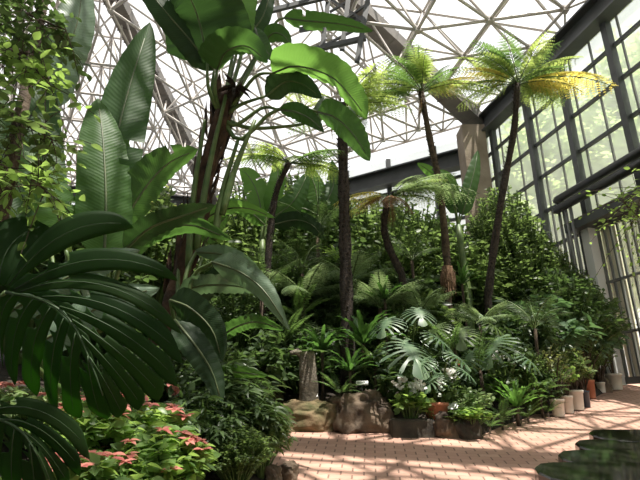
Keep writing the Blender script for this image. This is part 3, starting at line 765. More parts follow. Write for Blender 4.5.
# young trunkless bird-of-paradise clump, left
bs = Vector(pt(95,420,3.4)); bs.z = ground(bs.x, bs.y)-.05
cl = empty('banana_clump', bs, 'clump of broad upright banana leaves behind the big monstera leaf', 'banana plant')
B0 = (100,330,3.3)
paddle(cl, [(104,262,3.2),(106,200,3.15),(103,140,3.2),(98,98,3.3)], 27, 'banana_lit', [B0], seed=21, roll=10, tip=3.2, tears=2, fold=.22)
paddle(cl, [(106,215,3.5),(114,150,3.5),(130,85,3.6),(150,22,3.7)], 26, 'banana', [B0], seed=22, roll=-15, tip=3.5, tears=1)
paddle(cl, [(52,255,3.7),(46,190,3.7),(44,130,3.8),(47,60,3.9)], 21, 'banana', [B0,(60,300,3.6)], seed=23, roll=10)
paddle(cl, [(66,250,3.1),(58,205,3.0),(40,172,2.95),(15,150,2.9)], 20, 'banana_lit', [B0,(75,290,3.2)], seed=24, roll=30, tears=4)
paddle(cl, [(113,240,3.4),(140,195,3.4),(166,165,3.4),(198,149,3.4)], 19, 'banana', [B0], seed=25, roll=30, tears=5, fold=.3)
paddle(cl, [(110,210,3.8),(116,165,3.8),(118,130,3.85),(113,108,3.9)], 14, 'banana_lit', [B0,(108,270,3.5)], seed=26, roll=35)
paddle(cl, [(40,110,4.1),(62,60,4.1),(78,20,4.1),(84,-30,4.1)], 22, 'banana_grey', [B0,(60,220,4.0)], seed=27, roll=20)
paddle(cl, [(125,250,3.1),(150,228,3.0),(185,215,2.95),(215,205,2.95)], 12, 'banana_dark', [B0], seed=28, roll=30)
paddle(cl, [(15,240,3.3),(5,190,3.3),(-2,140,3.3),(3,95,3.35)], 20, 'banana', [B0,(40,300,3.4)], seed=29, roll=10)
paddle(cl, [(118,262,3.6),(150,235,3.6),(190,225,3.6),(232,240,3.6)], 11, 'banana', [B0], seed=30, roll=20)
paddle(cl, [(0,318,2.9),(45,290,2.85),(95,264,2.85),(140,250,2.9)], 17, 'banana_grey', [(60,380,3.2)], seed=51, roll=-20)  # this blade and the next added to show bright through the monstera's holes
paddle(cl, [(20,352,2.9),(62,330,2.85),(112,300,2.85),(160,288,2.9)], 18, 'banana_grey', [(60,390,3.2)], seed=52, roll=-25)
bs = Vector(pt(190,420,4.2)); bs.z = ground(bs.x, bs.y)-.05
c2 = empty('banana_clump', bs, 'low banana clump with a long pale leaf arching right beside the path shrub', 'banana plant')
B1 = (180,350,4.1)
paddle(c2, [(212,262,4.0),(240,272,3.9),(265,292,3.8),(290,331,3.75)], 14, 'banana_grey', [B1,(192,280,4.1)], seed=31, roll=15, fold=.3, tip=2.2)
paddle(c2, [(196,252,4.3),(225,255,4.2),(250,268,4.1),(262,282,4.1)], 9, 'banana_grey', [B1,(185,280,4.2)], seed=32, roll=20, prof='lance')
paddle(c2, [(180,292,4.2),(205,285,4.1),(235,286,4.1),(262,292,4.1)], 10, 'banana_grey', [B1], seed=33, roll=30)
paddle(c2, [(215,340,4.2),(238,326,4.1),(258,322,4.1),(284,330,4.0)], 8, 'banana', [B1], seed=34, roll=30)
paddle(c2, [(170,300,3.9),(190,308,3.8),(212,330,3.8),(222,362,3.8)], 16, 'banana_dark', [B1], seed=35, roll=15)
paddle(c2, [(175,320,3.7),(195,345,3.6),(212,372,3.6),(222,405,3.6)], 14, 'banana_dark', [B1], seed=36, roll=-15)
paddle(c2, [(182,240,4.6),(215,213,4.6),(245,208,4.5),(275,218,4.5)], 7, 'banana_lit', [B1,(178,280,4.5)], seed=37, roll=30)
paddle(c2, [(205,243,4.7),(215,228,4.7),(228,215,4.7)], 8, 'banana_lit', [B1], seed=38)
paddle(c2, [(184,330,4.3),(200,295,4.3),(225,272,4.3),(238,258,4.3)], 12, 'banana_dark', [B1], seed=39, roll=15)
paddle(c2, [(180,345,4.2),(210,372,4.0),(235,372,3.9),(268,376,3.8)], 8, 'banana_lit', [B1], seed=40, roll=30)

# --- fenestrated leaves
def split_leaf(n=9, slit=.38, gap=.10, holes=True, width=.80, seed=0, tipw=.75, cols=3, rows=22, droop=.35, lobe_round=.5, bend=.25):
    """heart-shaped leaf of length about 1 (+Y to the tip), slit between the side veins and pierced near the midrib"""
    g = random.Random(seed); V = []; f4 = []; base = 0
    def outl(u):                                     # u 0 = back lobe, 1 = tip
        ph = R(168)*(1-u)**.9; rr = width*.62*(1+.12*math.cos(ph*1.0))
        x = math.sin(ph)*width*.62*(1.0 if u < .7 else 1.0); y = .30+math.cos(ph)*(.70 if ph < PI/2 else .42)
        return x, y
    def vein(u, r):
        ex, ey = outl(u); sy = .01+.66*u**1.15
        x = ex*r; y = sy+(ey-sy)*(r**(1+bend))
        return x, y
    for side in (-1, 1):
        for i in range(n):
            ua, ub = i/n, (i+1)/n
            sl = slit+g.uniform(-.08, .08); first = base
            hr = g.uniform(.16, .24); hw = g.uniform(.05, .08)
            for j in range(rows+1):
                r = j/rows
                def gp_(k):                           # half-gap at the boundary k
                    if k == 0 or k == n: return 0
                    q = 0
                    if r > sl: q = gap*min(1, (r-sl)/.2)
                    if holes and k > 1: q = max(q, .26*math.sqrt(max(0, 1-((r-hr)/hw)**2)))
                    return q
                rd = lobe_round*max(0, (r-.86)/.14)**2*.5
                lo = ua+(ub-ua)*(gp_(i)+rd*(i > 0)); hi = ub-(ub-ua)*(gp_(i+1)+rd*(i < n-1))
                for k in range(cols+1):
                    u = lo+(hi-lo)*k/cols; x, y = vein(u, r)
                    z = -droop*(x*x*1.1)-droop*.5*max(0, y-.2)**2+.005*math.sin((u*n%1)*PI)*r+.04*r*(1-r)
                    V.append((side*x, y, z)); base += 1
            c = cols+1
            for j in range(rows):
                for k in range(cols):
                    q = (first+j*c+k, first+j*c+k+1, first+(j+1)*c+k+1, first+(j+1)*c+k)
                    f4.append(q if side > 0 else q[::-1])
    return np.array(V), np.zeros((0,3), int), np.array(f4)
def put_leaf(parent, tmpl, b, tip, wx, roll, mt, stalk=None, rs=.012, name='leaf', thick=.003):
    """b, tip: pixels with depths; wx: widening; roll about the midrib"""
    off = Vector(parent.location); p = b if isinstance(b, Vector) else pt(*b); q = tip if isinstance(tip, Vector) else pt(*tip)
    T = q-p; L = T.length; T.normalize(); view = p.normalized(); X = T.cross(view).normalized()
    X = Matrix.Rotation(R(roll), 3, T) @ X; Z = X.cross(T).normalized()
    if Z.dot(view) > 0 or False: X = -X; Z = -Z
    v = np.asarray(tmpl[0])*np.array([L*wx, L, L]); Mx = np.array([tuple(X), tuple(T), tuple(Z)])
    mb_ = MB(); mb_.add(v @ Mx+np.array(tuple(p-off)), f4=tmpl[2]); o = mb_.build(name, M[mt], parent)
    s_ = o.modifiers.new('Solid', 'SOLIDIFY'); s_.thickness = thick
    rb = MB(); rb.tube([(p-off)+T*L*t+Z*(-.35*.5*max(0,t-.2)**2*L+.004) for t in np.linspace(0, .85, 8)], [rs*.6*(1-.8*i/8) for i in range(8)], 6); rb.build('midrib', M['stem'], o)
    if stalk:
        sp = spline([s_ if isinstance(s_, Vector) else pt(*s_) for s_ in stalk]+[p], 12)
        sm = MB(); sm.tube([x-off for x in sp], [rs*(1.4-.6*i/11) for i in range(12)], 8); sm.build('petiole', M['stem'], o)
    return o
bs = Vector(pt(-40,470,2.6)); bs.z = ground(bs.x, bs.y)-.05
mo = empty('monstera', bs, 'monstera in the near left corner with huge pierced leaves', 'monstera')
SA = Vector(pt(-60,420,2.4))
L1 = split_leaf(9, .42, .07, True, .95, 1, rows=30, cols=4, lobe_round=.45)
L2 = split_leaf(8, .5, .07, True, .9, 2, rows=26, cols=4)
L3 = split_leaf(7, .8, .05, False, .9, 3, rows=20, cols=4)
def crop(X, Y_): return (X/1.713, 200+Y_/1.713)
def bez(c, t): 
    (x0,y0),(x1,y1),(x2,y2) = c; return ((1-t)**2*x0+2*t*(1-t)*x1+t*t*x2, (1-t)**2*y0+2*t*(1-t)*y1+t*t*y2)
def lobed_leaf(parent, lobes, ax, Y0, sl, mt, stalk, seed=0, bulge=.16, gy=(0,0), rs=.013):
    """a perforated leaf: each lobe runs between two side veins; the blade arches away from the viewer at its margins"""
    off = Vector(parent.location); V = []; f4 = []; g = random.Random(seed)
    def P3(X, Y_, r):
        x, y = crop(X, Y_); d = Y0+gy[0]*(X-150)/300+gy[1]*(Y_-200)/300+bulge*r*r
        return pt(x, y, d)
    rows, cols = 40, 6
    for a_, b_, ga, gb, hol in lobes:
        first = len(V); h1, h2 = .19, .35
        for j in range(rows+1):
            r = j/rows; pa, pb = bez(a_, r), bez(b_, r)
            def gap(gp_, k):
                q = 0
                s0 = .42 if gp_ < .06 else .58
                if gp_ and r > s0: q = gp_*min(1, (r-s0)/.12)*(1 if gp_ > .06 else (1 if r < .8 else max(0, 1-(r-.8)/.05)))
                if hol and k:
                    for h_, w_ in ((h1, .06), (h2-.03, .055)): q = max(q, .40*math.sqrt(max(0, 1-((r-h_)/w_)**2)))
                return q
            rd = .5*(max(0, (r-.84)/.16))**2.4
            lo = gap(ga, 1)+rd*(1-gap(ga,1)*2)*1.45; hi = 1-gap(gb, 0)-rd*(1-gap(gb,0)*2)*.47
            for k in range(cols+1):
                u = lo+(hi-lo)*k/cols; X = pa[0]+(pb[0]-pa[0])*u; Y_ = pa[1]+(pb[1]-pa[1])*u
                p = P3(X, Y_, r); p = p*(1-.0028*math.sin(u*PI)*min(1, r*2))
                V.append(tuple(p-off))
        c = cols+1
        f4 += [(first+j*c+k, first+j*c+k+1, first+(j+1)*c+k+1, first+(j+1)*c+k) for j in range(rows) for k in range(cols)]
    mb_ = MB(); mb_.add(V, f4=f4); o = mb_.build('leaf', M[mt], parent)
    sd = o.modifiers.new('Solid', 'SOLIDIFY'); sd.thickness = .003; sd.offset = 0
    ve = MB()
    q = [P3(*x, 0)*.992-off for x in ax]; q = spline(q, 12); ve.tube(q, [rs*.55*(1-.06*i) for i in range(12)], 6)
    for a_, b_, *_r in lobes:
        cc = [tuple((a_[k][i]+b_[k][i])/2 for i in (0,1)) for k in range(3)]
        ve.tube([P3(*bez(cc, t), t)*(.990+.004*0)-off for t in np.linspace(.02, .9, 10)], [.0028*(1-.08*i) for i in range(10)], 4)
    ve.build('vein', M['leaf_vein'], o)
    sp = spline([x if isinstance(x, Vector) else pt(*x) for x in stalk]+[P3(*ax[0], 0)], 12); sm = MB(); sm.tube([x-off for x in sp], [rs*(1.3-.5*i/11) for i in range(12)], 8); sm.build('petiole', M['stem'], o)
    return o
M['leaf_vein'] = solid('leaf_vein', (.022,.05,.012), .6)
U = [((10,158),(145,74),(302,195)), ((50,160),(190,125),(314,240)), ((85,172),(215,180),(312,292)), ((110,190),(210,235),(300,328)), ((130,215),(205,270),(262,350)), ((145,245),(190,300),(228,362)), ((160,290),(178,330),(194,376))]
D_ = [((10,158),(-25,175),(2,250)), ((40,163),(0,200),(6,298)), ((75,175),(28,220),(34,325)), ((100,190),(62,250),(76,340)), ((120,210),(95,280),(104,378)), ((140,240),(128,300),(152,372)), ((160,290),(178,330),(194,376))]
lob = [(U[i], U[i+1], .035 if i else 0, .035 if i < 5 else 0, True) for i in range(6)]
lob += [(D_[i], D_[i+1], .11 if i else 0, .11 if i < 5 else 0, i > 0) for i in range(6)]
lob += [(((12,154),(150,25),(312,128)), ((30,158),(185,92),(302,142)), 0, 0, True)]
lob += [(((8,150),(100,-30),(236,36)), ((15,152),(112,62),(226,52)), 0, 0, False)]
lob += [(((-10,140),(-60,20),(70,28)), ((6,148),(60,95),(94,56)), 0, 0, False)]
lobed_leaf(mo, lob, [(10,158),(75,172),(125,212),(160,290),(176,335)], 1.9, .4, 'monstera', [SA, Vector(pt(-30,330,2.1))], 1, gy=(-.12,.10))
B_ = [((-60,370),(60,290),(158,408)), ((-20,372),(75,345),(152,455)), ((10,382),(65,385),(132,478)), ((40,400),(75,420),(108,505)), ((60,430),(80,470),(88,540))]
E_ = [((-60,370),(-90,400),(-60,520)), ((-20,372),(-35,430),(-25,540)), ((10,382),(-5,440),(5,545)), ((40,400),(32,450),(45,548)), ((60,430),(80,470),(88,540))]
lob = [(B_[i], B_[i+1], .05 if i else 0, .05 if i < 3 else 0, True) for i in range(4)]+[(E_[i], E_[i+1], .12 if i else 0, .12 if i < 3 else 0, i > 0) for i in range(4)]
lobed_leaf(mo, lob, [(-60,370),(0,376),(40,400),(65,440)], 1.6, .4, 'monstera', [SA], 2, gy=(-.1,.1))

# --- philodendrons with deeply cut leaves
PH = [split_leaf(8, .14, .33, False, 1.05, 5+i, rows=12, cols=2, lobe_round=1.0, droop=.6, bend=.5) for i in range(2)]
def philodendron(label, c, Rm, leaves, seed, mt='leaf_silver', n_extra=0):
    g = random.Random(seed); b = Vector(pt(*c)); gz = ground(b.x, b.y)-.04; base = Vector((b.x, b.y, gz))
    o = empty('split_leaf_philodendron', base, label, 'philodendron', 'split leaf philodendrons in the bed')
    L = list(leaves)
    for i in range(n_extra): L.append((g.uniform(-60, 60), g.uniform(-35, 30), Rm*g.uniform(.6, 1)))
    for dx, dy, s_ in L:
        b1 = pt(c[0]+dx, c[1]+dy, c[2]-.3+g.uniform(-.15, .15)); az = math.atan2(-dy+g.uniform(-10,10), dx+g.uniform(-10,10))
        tp_ = b1+Vector((math.cos(az)*s_*.75, -s_*.5, -s_*.75+.35*math.sin(az)*s_)).normalized()*s_
        v = g.choice(PH)
        T = (tp_-b1).normalized(); X = T.cross(Vector((0,0,1))).normalized(); Z = X.cross(T)
        vv = np.asarray(v[0])*s_; Mx = np.array([tuple(X), tuple(T), tuple(Z)]); mb_ = MB(); mb_.add(vv @ Mx+np.array(tuple(b1-base)), f4=v[2]); lo = mb_.build('leaf', M[mt], o)
        sm = MB(); sp = spline([base+Vector((0,0,.05)), base.lerp(b1, .55)+Vector((0,0,.12)), b1], 7); sm.tube([x-base for x in sp], .010, 5); sm.build('petiole', M['stem'], lo)
    return o
philodendron('silvery cut-leaved philodendron above the big boulder', (405,348,6.0), .42, [(-2,-8,.60), (-16,-30,.36), (24,-16,.40), (12,-40,.33)], 1)
philodendron('small cut-leaved philodendron over the brown pot', (436,374,5.75), .3, [(0,0,.30), (14,-22,.30), (-10,-16,.26), (24,-6,.24)], 2)
philodendron('cut-leaved philodendron under the tall shaggy trunk', (462,336,6.6), .4, [(0,-8,.42), (22,-16,.36), (-22,-12,.36)], 3, 'leaf_mid')
philodendron('wide cut-leaved philodendron in sun left of the pots', (500,345,6.3), .42, [(0,-8,.52), (-28,6,.34), (20,8,.36)], 4)
philodendron('cut-leaved philodendron low behind the log rock', (330,330,7.0), .4, [(0,-4,.42), (-22,-8,.36), (20,-16,.36), (8,14,.3)], 5, 'leaf_mid')

# --- strap-leaved bird's nest ferns and simple fern clumps
def strap_proto(name, n, L, wd, mt, seed, up=1.1, droop=.7):
    g = random.Random(seed); o = empty(name)
    for i in range(n):
        a = 2*PI*i/n+g.uniform(-.2, .2); ring = i % 3; el = [1.2, .85, .5][ring]*up/1.1+g.uniform(-.1, .1); l = L*g.uniform(.8, 1.1)
        V = []; UV = []; N1 = 14; h = Vector((math.cos(a), math.sin(a), 0)); sd = Vector((-math.sin(a), math.cos(a), 0)); p = Vector((0,0,0)); e_ = el
        for k in range(N1+1):
            t = k/N1; w_ = wd*math.sin(PI*min(.98, t*.9+.06)**.8)**.7
            nn = Vector((-h.x*math.sin(e_), -h.y*math.sin(e_), math.cos(e_)))
            for j in range(-2, 3):
                x = j/2; V.append(tuple(p+sd*x*w_+nn*(abs(x)*w_*.35+.012*math.sin(k*2.2)*abs(x)))); UV.append((x, t))
            p = p+(h*math.cos(e_)+Vector((0,0,math.sin(e_))))*l/N1; e_ -= droop*2.0*t/N1*1.3
        mb_ = MB(); mb_.add(V, f4=[(k*5+j, k*5+j+1, k*5+j+6, k*5+j+5) for k in range(N1) for j in range(4)]); mb_.uv = [np.array(UV)]; mb_.build('frond', M[mt], o)
    return o
def fern_proto(name, n, L, kind, mt, seed, el=(.3,1.1)):
    g = random.Random(seed); o = empty(name)
    for i in range(n): frond(o, kind, (0,0,.03), 2*PI*i/n+g.uniform(-.3,.3), g.uniform(*el), L*g.uniform(.75, 1.1), mt)
    return o
P['nest'] = strap_proto('birds_nest_fern', 22, .66, .04, 'banana', 1, .95, .9)
P['brom'] = strap_proto('bromeliad', 20, .6, .03, 'banana_lit', 2, 1.0, .9)
P['fern'] = fern_proto('sword_fern', 14, .75, 3, 'fern', 1)
P['palm'] = fern_proto('feather_palm', 9, 1.0, 4, 'leaf_dark', 2, (.5,1.25))
P['lace'] = fern_proto('lace_fern', 12, .8, 0, 'fern_pale', 3, (.2,.9))
def put(proto, px, py, Y, size, label, group, cat='fern', mt=None, rz=None):
    """stand a clump so that its middle shows at a pixel; short ones sit on the ground, taller ones get a stem"""
    Y = clear_of_path(px, py, Y, .07); p = pt(px, py, Y); gz = ground(p.x, Y)
    o = copy_tree(proto) if proto.name in PLACED else proto; PLACED.append(proto.name)
    o.location = (p.x, Y, max(gz-.02, p.z)); o.rotation_euler = (0,0,random.uniform(0,6.28) if rz is None else rz); o.scale = (size,)*3
    if p.z > gz+.1:
        kids = [c for c in o.children if c.name.startswith('stem')]
        for c in kids: bpy.data.objects.remove(c)
        st = MB(); h = (p.z-gz+.08)/size; st.tube([(0,0,-h), (.02,.01,-h*.5), (0,0,.02)], [.03,.025,.03], 8); st.build('stem', M['bark'], o)
    if mt:
        for c in o.children:
            if c.name.startswith(('frond','leaf')): c.material_slots[0].link = 'OBJECT'; c.material_slots[0].material = M[mt]
    return tag(o, label, cat, group)
G1 = "bird's nest ferns in the bed"; G2 = 'sword ferns in the bed'; G3 = 'feather palms behind the bed'; G4 = 'lacy ferns in the bed'
put(P['nest'], 363, 345, 6.2, .95, "wavy bird's nest fern just left of the silvery philodendron", G1)
put(P['nest'], 350, 372, 5.75, .6, "small bird's nest fern right behind the big boulder", G1)
put(P['nest'], 385, 300, 6.8, .7, "bird's nest fern between the two slim trunks, higher in the bed", G1)
put(P['nest'], 322, 352, 6.1, .7, "bird's nest fern right of the grey stump", G1)
put(P['brom'], 517, 408, 5.5, .85, 'bright green bromeliad at the path edge left of the white pots', 'bromeliads', 'bromeliad')
put(P['brom'], 338, 262, 8.0, .8, 'spiky bromeliad growing beside the dark straight trunk', 'bromeliads', 'bromeliad', 'leaf_fresh')
put(P['brom'], 462, 285, 7.6, .75, 'spiky bromeliad right of the shaggy brown trunk base', 'bromeliads', 'bromeliad', 'banana')
for px, py, Y, s_, lb in ((380,310,6.9,1.0,'lacy fern lit by the sun in the middle of the bed'), (350,285,7.4,1.0,'lacy fern behind the dark straight trunk'), (420,314,7.0,.8,'lacy fern left of the shaggy trunk base'),
        (303,300,7.0,1.0,'lacy fern above the grey stump'), (480,326,6.7,.7,'lacy fern at the foot of the leaning tall trunk')):
    put(P['lace'], px, py, Y, s_, lb, G4)
for px, py, Y, s_, lb in ((340,395,5.7,.55,'sword fern spilling behind the boulder top'), (480,372,5.9,.75,'sword fern left of the bromeliad'), (540,395,6.0,.7,'dark sword fern between bromeliad and first white pot'), (502,420,5.5,.5,'sword fern at the bed edge below the bromeliad'),
        (375,365,6.0,.6,"sword fern under the wavy bird's nest fern"), (285,345,6.6,.8,'sword fern left of the grey stump'), (455,350,6.2,.7,'sword fern between the two philodendrons'), (490,428,5.4,.42,'sword fern spilling over the path edge right of the shaded rock'), (528,420,5.6,.42,'sword fern spilling over the path edge under the bright bromeliad'), (548,414,5.9,.4,'sword fern at the path edge left of the first white pot'), (300,320,6.9,.9,'large sword fern in shade above the stump')):
    put(P['fern'], px, py, Y, s_, lb, G2)
for px, py, Y, s_, lb in ((302,275,7.2,1.05,'feather palm in shade above the stump'), (318,235,8.2,1.1,'tall feather palm left of the dark trunk'), (262,300,6.6,.9,'feather palm behind the arching pale banana leaf'), (535,330,6.7,.8,'feather palm among the right hand shrubs'), (412,262,8.2,.9,'feather palm between shaggy trunk and leaning fern')):
    put(P['palm'], px, py, Y, s_, lb, G3, 'palm')

# --- shrubs
GA = 'shrubs in the middle bed'; GB = 'trees and tall shrubs along the back of the bed'; GC = 'shrubs by the glass wall'; GD = 'shrubs of the left bed'
def S(kind, px, Y, top, wpx, label, group=GA, **kw): return place(kind, px, Y, top, wpx, label, group, **kw)
S('fine', 262, 9.6, 178, 130, 'tall fine-leaved tree behind the curved small tree fern', GB, leafmat='leaf_mid')
S('fine', 212, 9.0, 205, 120, 'fine-leaved tree showing left of the curved tree fern', GB)
S('glossy', 322, 9.4, 185, 120, 'dark glossy tree left of the straight dark trunk', GB)
S('fine', 378, 9.6, 205, 130, 'fine-leaved tree behind the leaning tree fern', GB)
S('glossy', 425, 9.8, 215, 110, 'glossy tree between the two slim tree fern trunks', GB, leafmat='leaf_mid')
S('fine', 495, 9.6, 182, 95, 'dense rounded tree right of the upright banana leaf', GB)
S('broad', 462, 9.0, 235, 80, 'broad-leaved tree behind the shaggy trunk base', GB)
S('glossy', 455, 10.2, 225, 120, 'glossy tree below the concrete pier', GB)
S('fine', 545, 9.3, 232, 90, 'fine-leaved shrub against the glass wall, left of the pipes', GC)
S('glossy', 572, 8.8, 262, 62, 'dark glossy shrub against the glass wall below the pipes', GC)
S('broad', 530, 7.7, 290, 110, 'broad-leaved shrub right of the leaning tall trunk', GC, leafmat='leaf_silver')
S('glossy', 555, 7.6, 268, 110, 'glossy shrub in front of the pipes', GC)
S('broad', 572, 7.5, 300, 80, 'broad-leaved shrub above the white pots', GC)
S('fine', 576, 7.9, 328, 42, 'fine-leaved shrub beside the white door post', GC)
S('fine', 545, 6.9, 335, 75, 'olive fine-leaved shrub behind the first white pot', GC, leafmat='leaf_olive')
S('lance', 515, 7.2, 300, 80, 'lance-leaved shrub at the foot of the leaning tall trunk', GC)
S('broad', 490, 6.6, 330, 80, 'broad-leaved shrub left of the sunny philodendron', GA, leafmat='leaf_dark')
S('under', 415, 7.4, 285, 100, 'leafy plant right of the lacy sunlit fern', GA)
S('broad', 400, 8.0, 262, 100, 'broad-leaved shrub under the leaning tree fern', GA, leafmat='leaf_dark')
S('glossy', 360, 8.2, 250, 110, 'glossy shrub behind the dark straight trunk', GA)
S('broad', 330, 7.6, 285, 90, 'broad-leaved shrub around the dark trunk foot', GA, leafmat='leaf_dark')
S('glossy', 285, 7.8, 250, 110, 'glossy shrub under the curved tree fern', GA)
S('fine', 240, 7.0, 275, 100, 'fine-leaved shrub behind the arching pale leaf', GA, leafmat='leaf_dark')
S('under', 262, 6.2, 330, 100, 'dark leafy plant left of the stump', GA, leafmat='leaf_dark')
S('lance', 232, 8.4, 225, 110, 'lance-leaved shrub behind the strelitzia trunk', GA, leafmat='leaf_mid')
S('glossy', 165, 7.6, 190, 130, 'glossy tree glimpsed right of the upright banana leaves', GB, leafmat='leaf_mid')
S('fine', 140, 8.6, 160, 110, 'yellowish fine-leaved tree seen through the banana leaves', GB, leafmat='leaf_olive')
S('glossy', 60, 6.0, 200, 200, 'dark glossy tree filling the gap behind the banana clump', GD)
S('glossy', -40, 5.0, 60, 220, 'dark tall tree at the far left behind the small bright leaves', GD)
S('broad', 120, 5.0, 290, 120, 'dark broad-leaved shrub behind the monstera leaf', GD, leafmat='leaf_dark')
S('under', 470, 6.2, 365, 60, 'leafy plant behind the white begonia', GA, leafmat='leaf_dark')
S('under', 530, 6.4, 365, 60, 'leafy plant behind the bright bromeliad', GA, leafmat='leaf_dark')
S('under', 380, 6.1, 345, 70, 'leafy plant behind the big boulder', GA, leafmat='leaf_dark')
S('under', 300, 6.6, 345, 80, 'dark leafy plant behind the stump', GA, leafmat='leaf_dark')
S('under', 430, 6.4, 350, 60, 'dark leafy plant behind the brown pot', GA, leafmat='leaf_dark')
S('fine', 300, 10.0, 172, 120, 'fine-leaved tree high behind the banana plant with backlit leaves', GB, leafmat='leaf_mid')
S('glossy', 350, 10.6, 198, 130, 'dark glossy tree right behind the dark straight trunk', GB)
S('fine', 405, 10.4, 200, 120, 'fine-leaved tree rising to the dark far beam', GB, leafmat='leaf_dark')
S('glossy', 520, 8.9, 205, 70, 'glossy shrub right of the dense rounded tree', GB, leafmat='leaf_mid')
S('fine', 190, 9.4, 215, 110, 'fine-leaved tree just right of the strelitzia trunk', GB, leafmat='leaf_mid')
S('fine', 345, 7.3, 300, 70, 'fine-leaved bush at the dark trunk foot', GA, leafmat='leaf_dark')
S('fine', 400, 7.1, 300, 80, 'fine-leaved bush behind the silvery philodendron', GA)
S('fine', 295, 6.9, 310, 70, 'fine-leaved bush in shade above the stump', GA, leafmat='leaf_dark')
S('fine', 440, 6.8, 318, 60, 'fine-leaved bush between the philodendrons', GA, leafmat='leaf_dark')
S('fine', 520, 6.6, 345, 60, 'fine-leaved bush right of the sunny philodendron', GA)
# left bed, near
S('lance', 235, 4.1, 352, 115, 'dark lance-leaved shrub at the path corner by the small rocks', GD)
S('lance', 265, 4.0, 395, 60, 'lance-leaved shrub leaning over the path', GD, leafmat='leaf_mid')
S('lance', 205, 3.7, 380, 90, 'dark lance-leaved shrub right of the red flowered bush', GD)
S('glossy', 240, 3.6, 420, 80, 'small dark glossy shrub at the near end of the left bed', GD, leafmat='leaf_mid')
S('under', 215, 4.9, 340, 90, 'leafy plant under the low banana clump', GD, leafmat='leaf_mid')
S('glossy', 160, 4.3, 340, 130, 'dark glossy shrub behind the red flowered bush', GD)

# ---- coral-bracted shrubs, bottom left
def bract_shrub(label, px, Y, top, wpx, seed, n=26):
    p = pt(px, top, Y); gz = ground(p.x, Y)-.03; w2 = wpx*mpp(p)/2; H = p.z-gz
    o = empty('coral_bract_shrub', (p.x, Y, gz)); st, lf = shrub_mesh(seed, n_st=150, n_lf=13, Lf=.095, tmpl=leaf_t(.5, 4, .2, .25), rad=(w2, w2), h=H, droop=.3, upright=.6, lo=.5, r0=.007, along=.4)
    st.build('stem', M['stem'], o); lf.build('foliage', M['leaf_fresh' if seed != 42 else 'leaf_variegated'], o)  # brighter leaf tones put sunlight into the bushes' colour
    g = np.random.default_rng(seed)
    for i in range(n):
        a = g.uniform(PI, 2*PI); u = g.uniform(0, 1)**.5*.95; z = H*(.5+.5*math.sqrt(max(0, 1-(u*.95)**2))); b = MB(); m_ = 8
        D = [(math.cos(2*PI*k/m_+i), math.sin(2*PI*k/m_+i), g.uniform(-.2,.6)) for k in range(m_)]
        b.scatter(leaf_t(.55, 4, .2, .3), [(u*w2*math.cos(a), u*w2*math.sin(a), z+.02)]*m_, D, [(0,-.3,1)]*m_, g.uniform(.035, .07, m_)); b.build('flower_head', M['bract'], o)
    tag(o, label, 'flowering shrub', 'coral flowered bushes'); return o
bract_shrub('coral-flowered bush with pale green leaves in the bottom left corner', 118, 3.2, 396, 150, 41, 26)
bract_shrub('coral-flowered bush behind the lowest monstera leaf', 35, 3.5, 386, 150, 42, 20)
bract_shrub('coral-flowered bush low at the left bed end beside the dark shrub', 160, 2.95, 432, 110, 43, 10)
bract_shrub('coral-flowered bush cut off by the bottom edge below the first one', 95, 2.7, 455, 170, 45, 16)

# ---- small bright leaves: two trees just outside the frame whose branches reach in
def twig_tree(name, label, base_px, Y, branches, seed, mts, Lf, trunk_r=.05, n_per=26, sub=5, trunk_off=0):
    g = np.random.default_rng(seed); p = pt(*base_px, Y); b = Vector((p.x, p.y, ground(p.x, p.y)-.05)); o = empty(name, b, label, 'tree')
    top = max(pt(*br[0]).z for br in branches)+.1; m = MB(); m.tube([(0,0,0), (.03,.02,(top-b.z)*.5), (0,0,top-b.z)], [trunk_r, trunk_r*.8, trunk_r*.4], 10); m.build('trunk', M['bark'], o)
    for bi, br in enumerate(branches):
        mt = mts if isinstance(mts, str) else mts[bi]
        q = spline([pt(*x) for x in br], 14); st = MB(); anchor = Vector((b.x, b.y, q[0].z-.1))
        st.tube([anchor-b]+[x-b for x in q], [trunk_r*.35]+[trunk_r*.28*(1-.8*i/13) for i in range(14)], 6); lf = MB(); P_, D_, N_, S_ = [], [], [], []
        for i in range(2, 14):
            for k in range(sub):
                d = Vector(g.normal(size=3)); d.z -= .25; d.normalize(); l = g.uniform(.08, .26)*Y/2; e_ = q[i]+d*l+Vector((0,0,-.3*l))
                st.tube([q[i]-b, q[i].lerp(e_, .5)+Vector((0,0,.02))-b, e_-b], [.003, .0025, .0015], 3, False)
                for j in range(n_per//sub+2):
                    t = (j+1)/(n_per//sub+2); c = q[i].lerp(e_, t); s_ = 1 if j % 2 else -1; sd = d.cross(Vector((0,0,1))).normalized()*s_
                    P_.append(tuple(c-b)); D_.append(tuple(sd+d*.6+Vector(g.normal(size=3))*.2)); N_.append(tuple(Vector((0,0,1))+Vector(g.normal(size=3))*.4)); S_.append(Lf*g.uniform(.7, 1.15))
        lf.scatter(leaf_t(.5, 4, .15, .15), P_, D_, N_, np.array(S_)); bo = st.build('branch', M['bark'], o); lf.build('foliage', M[mt], bo)
    return o
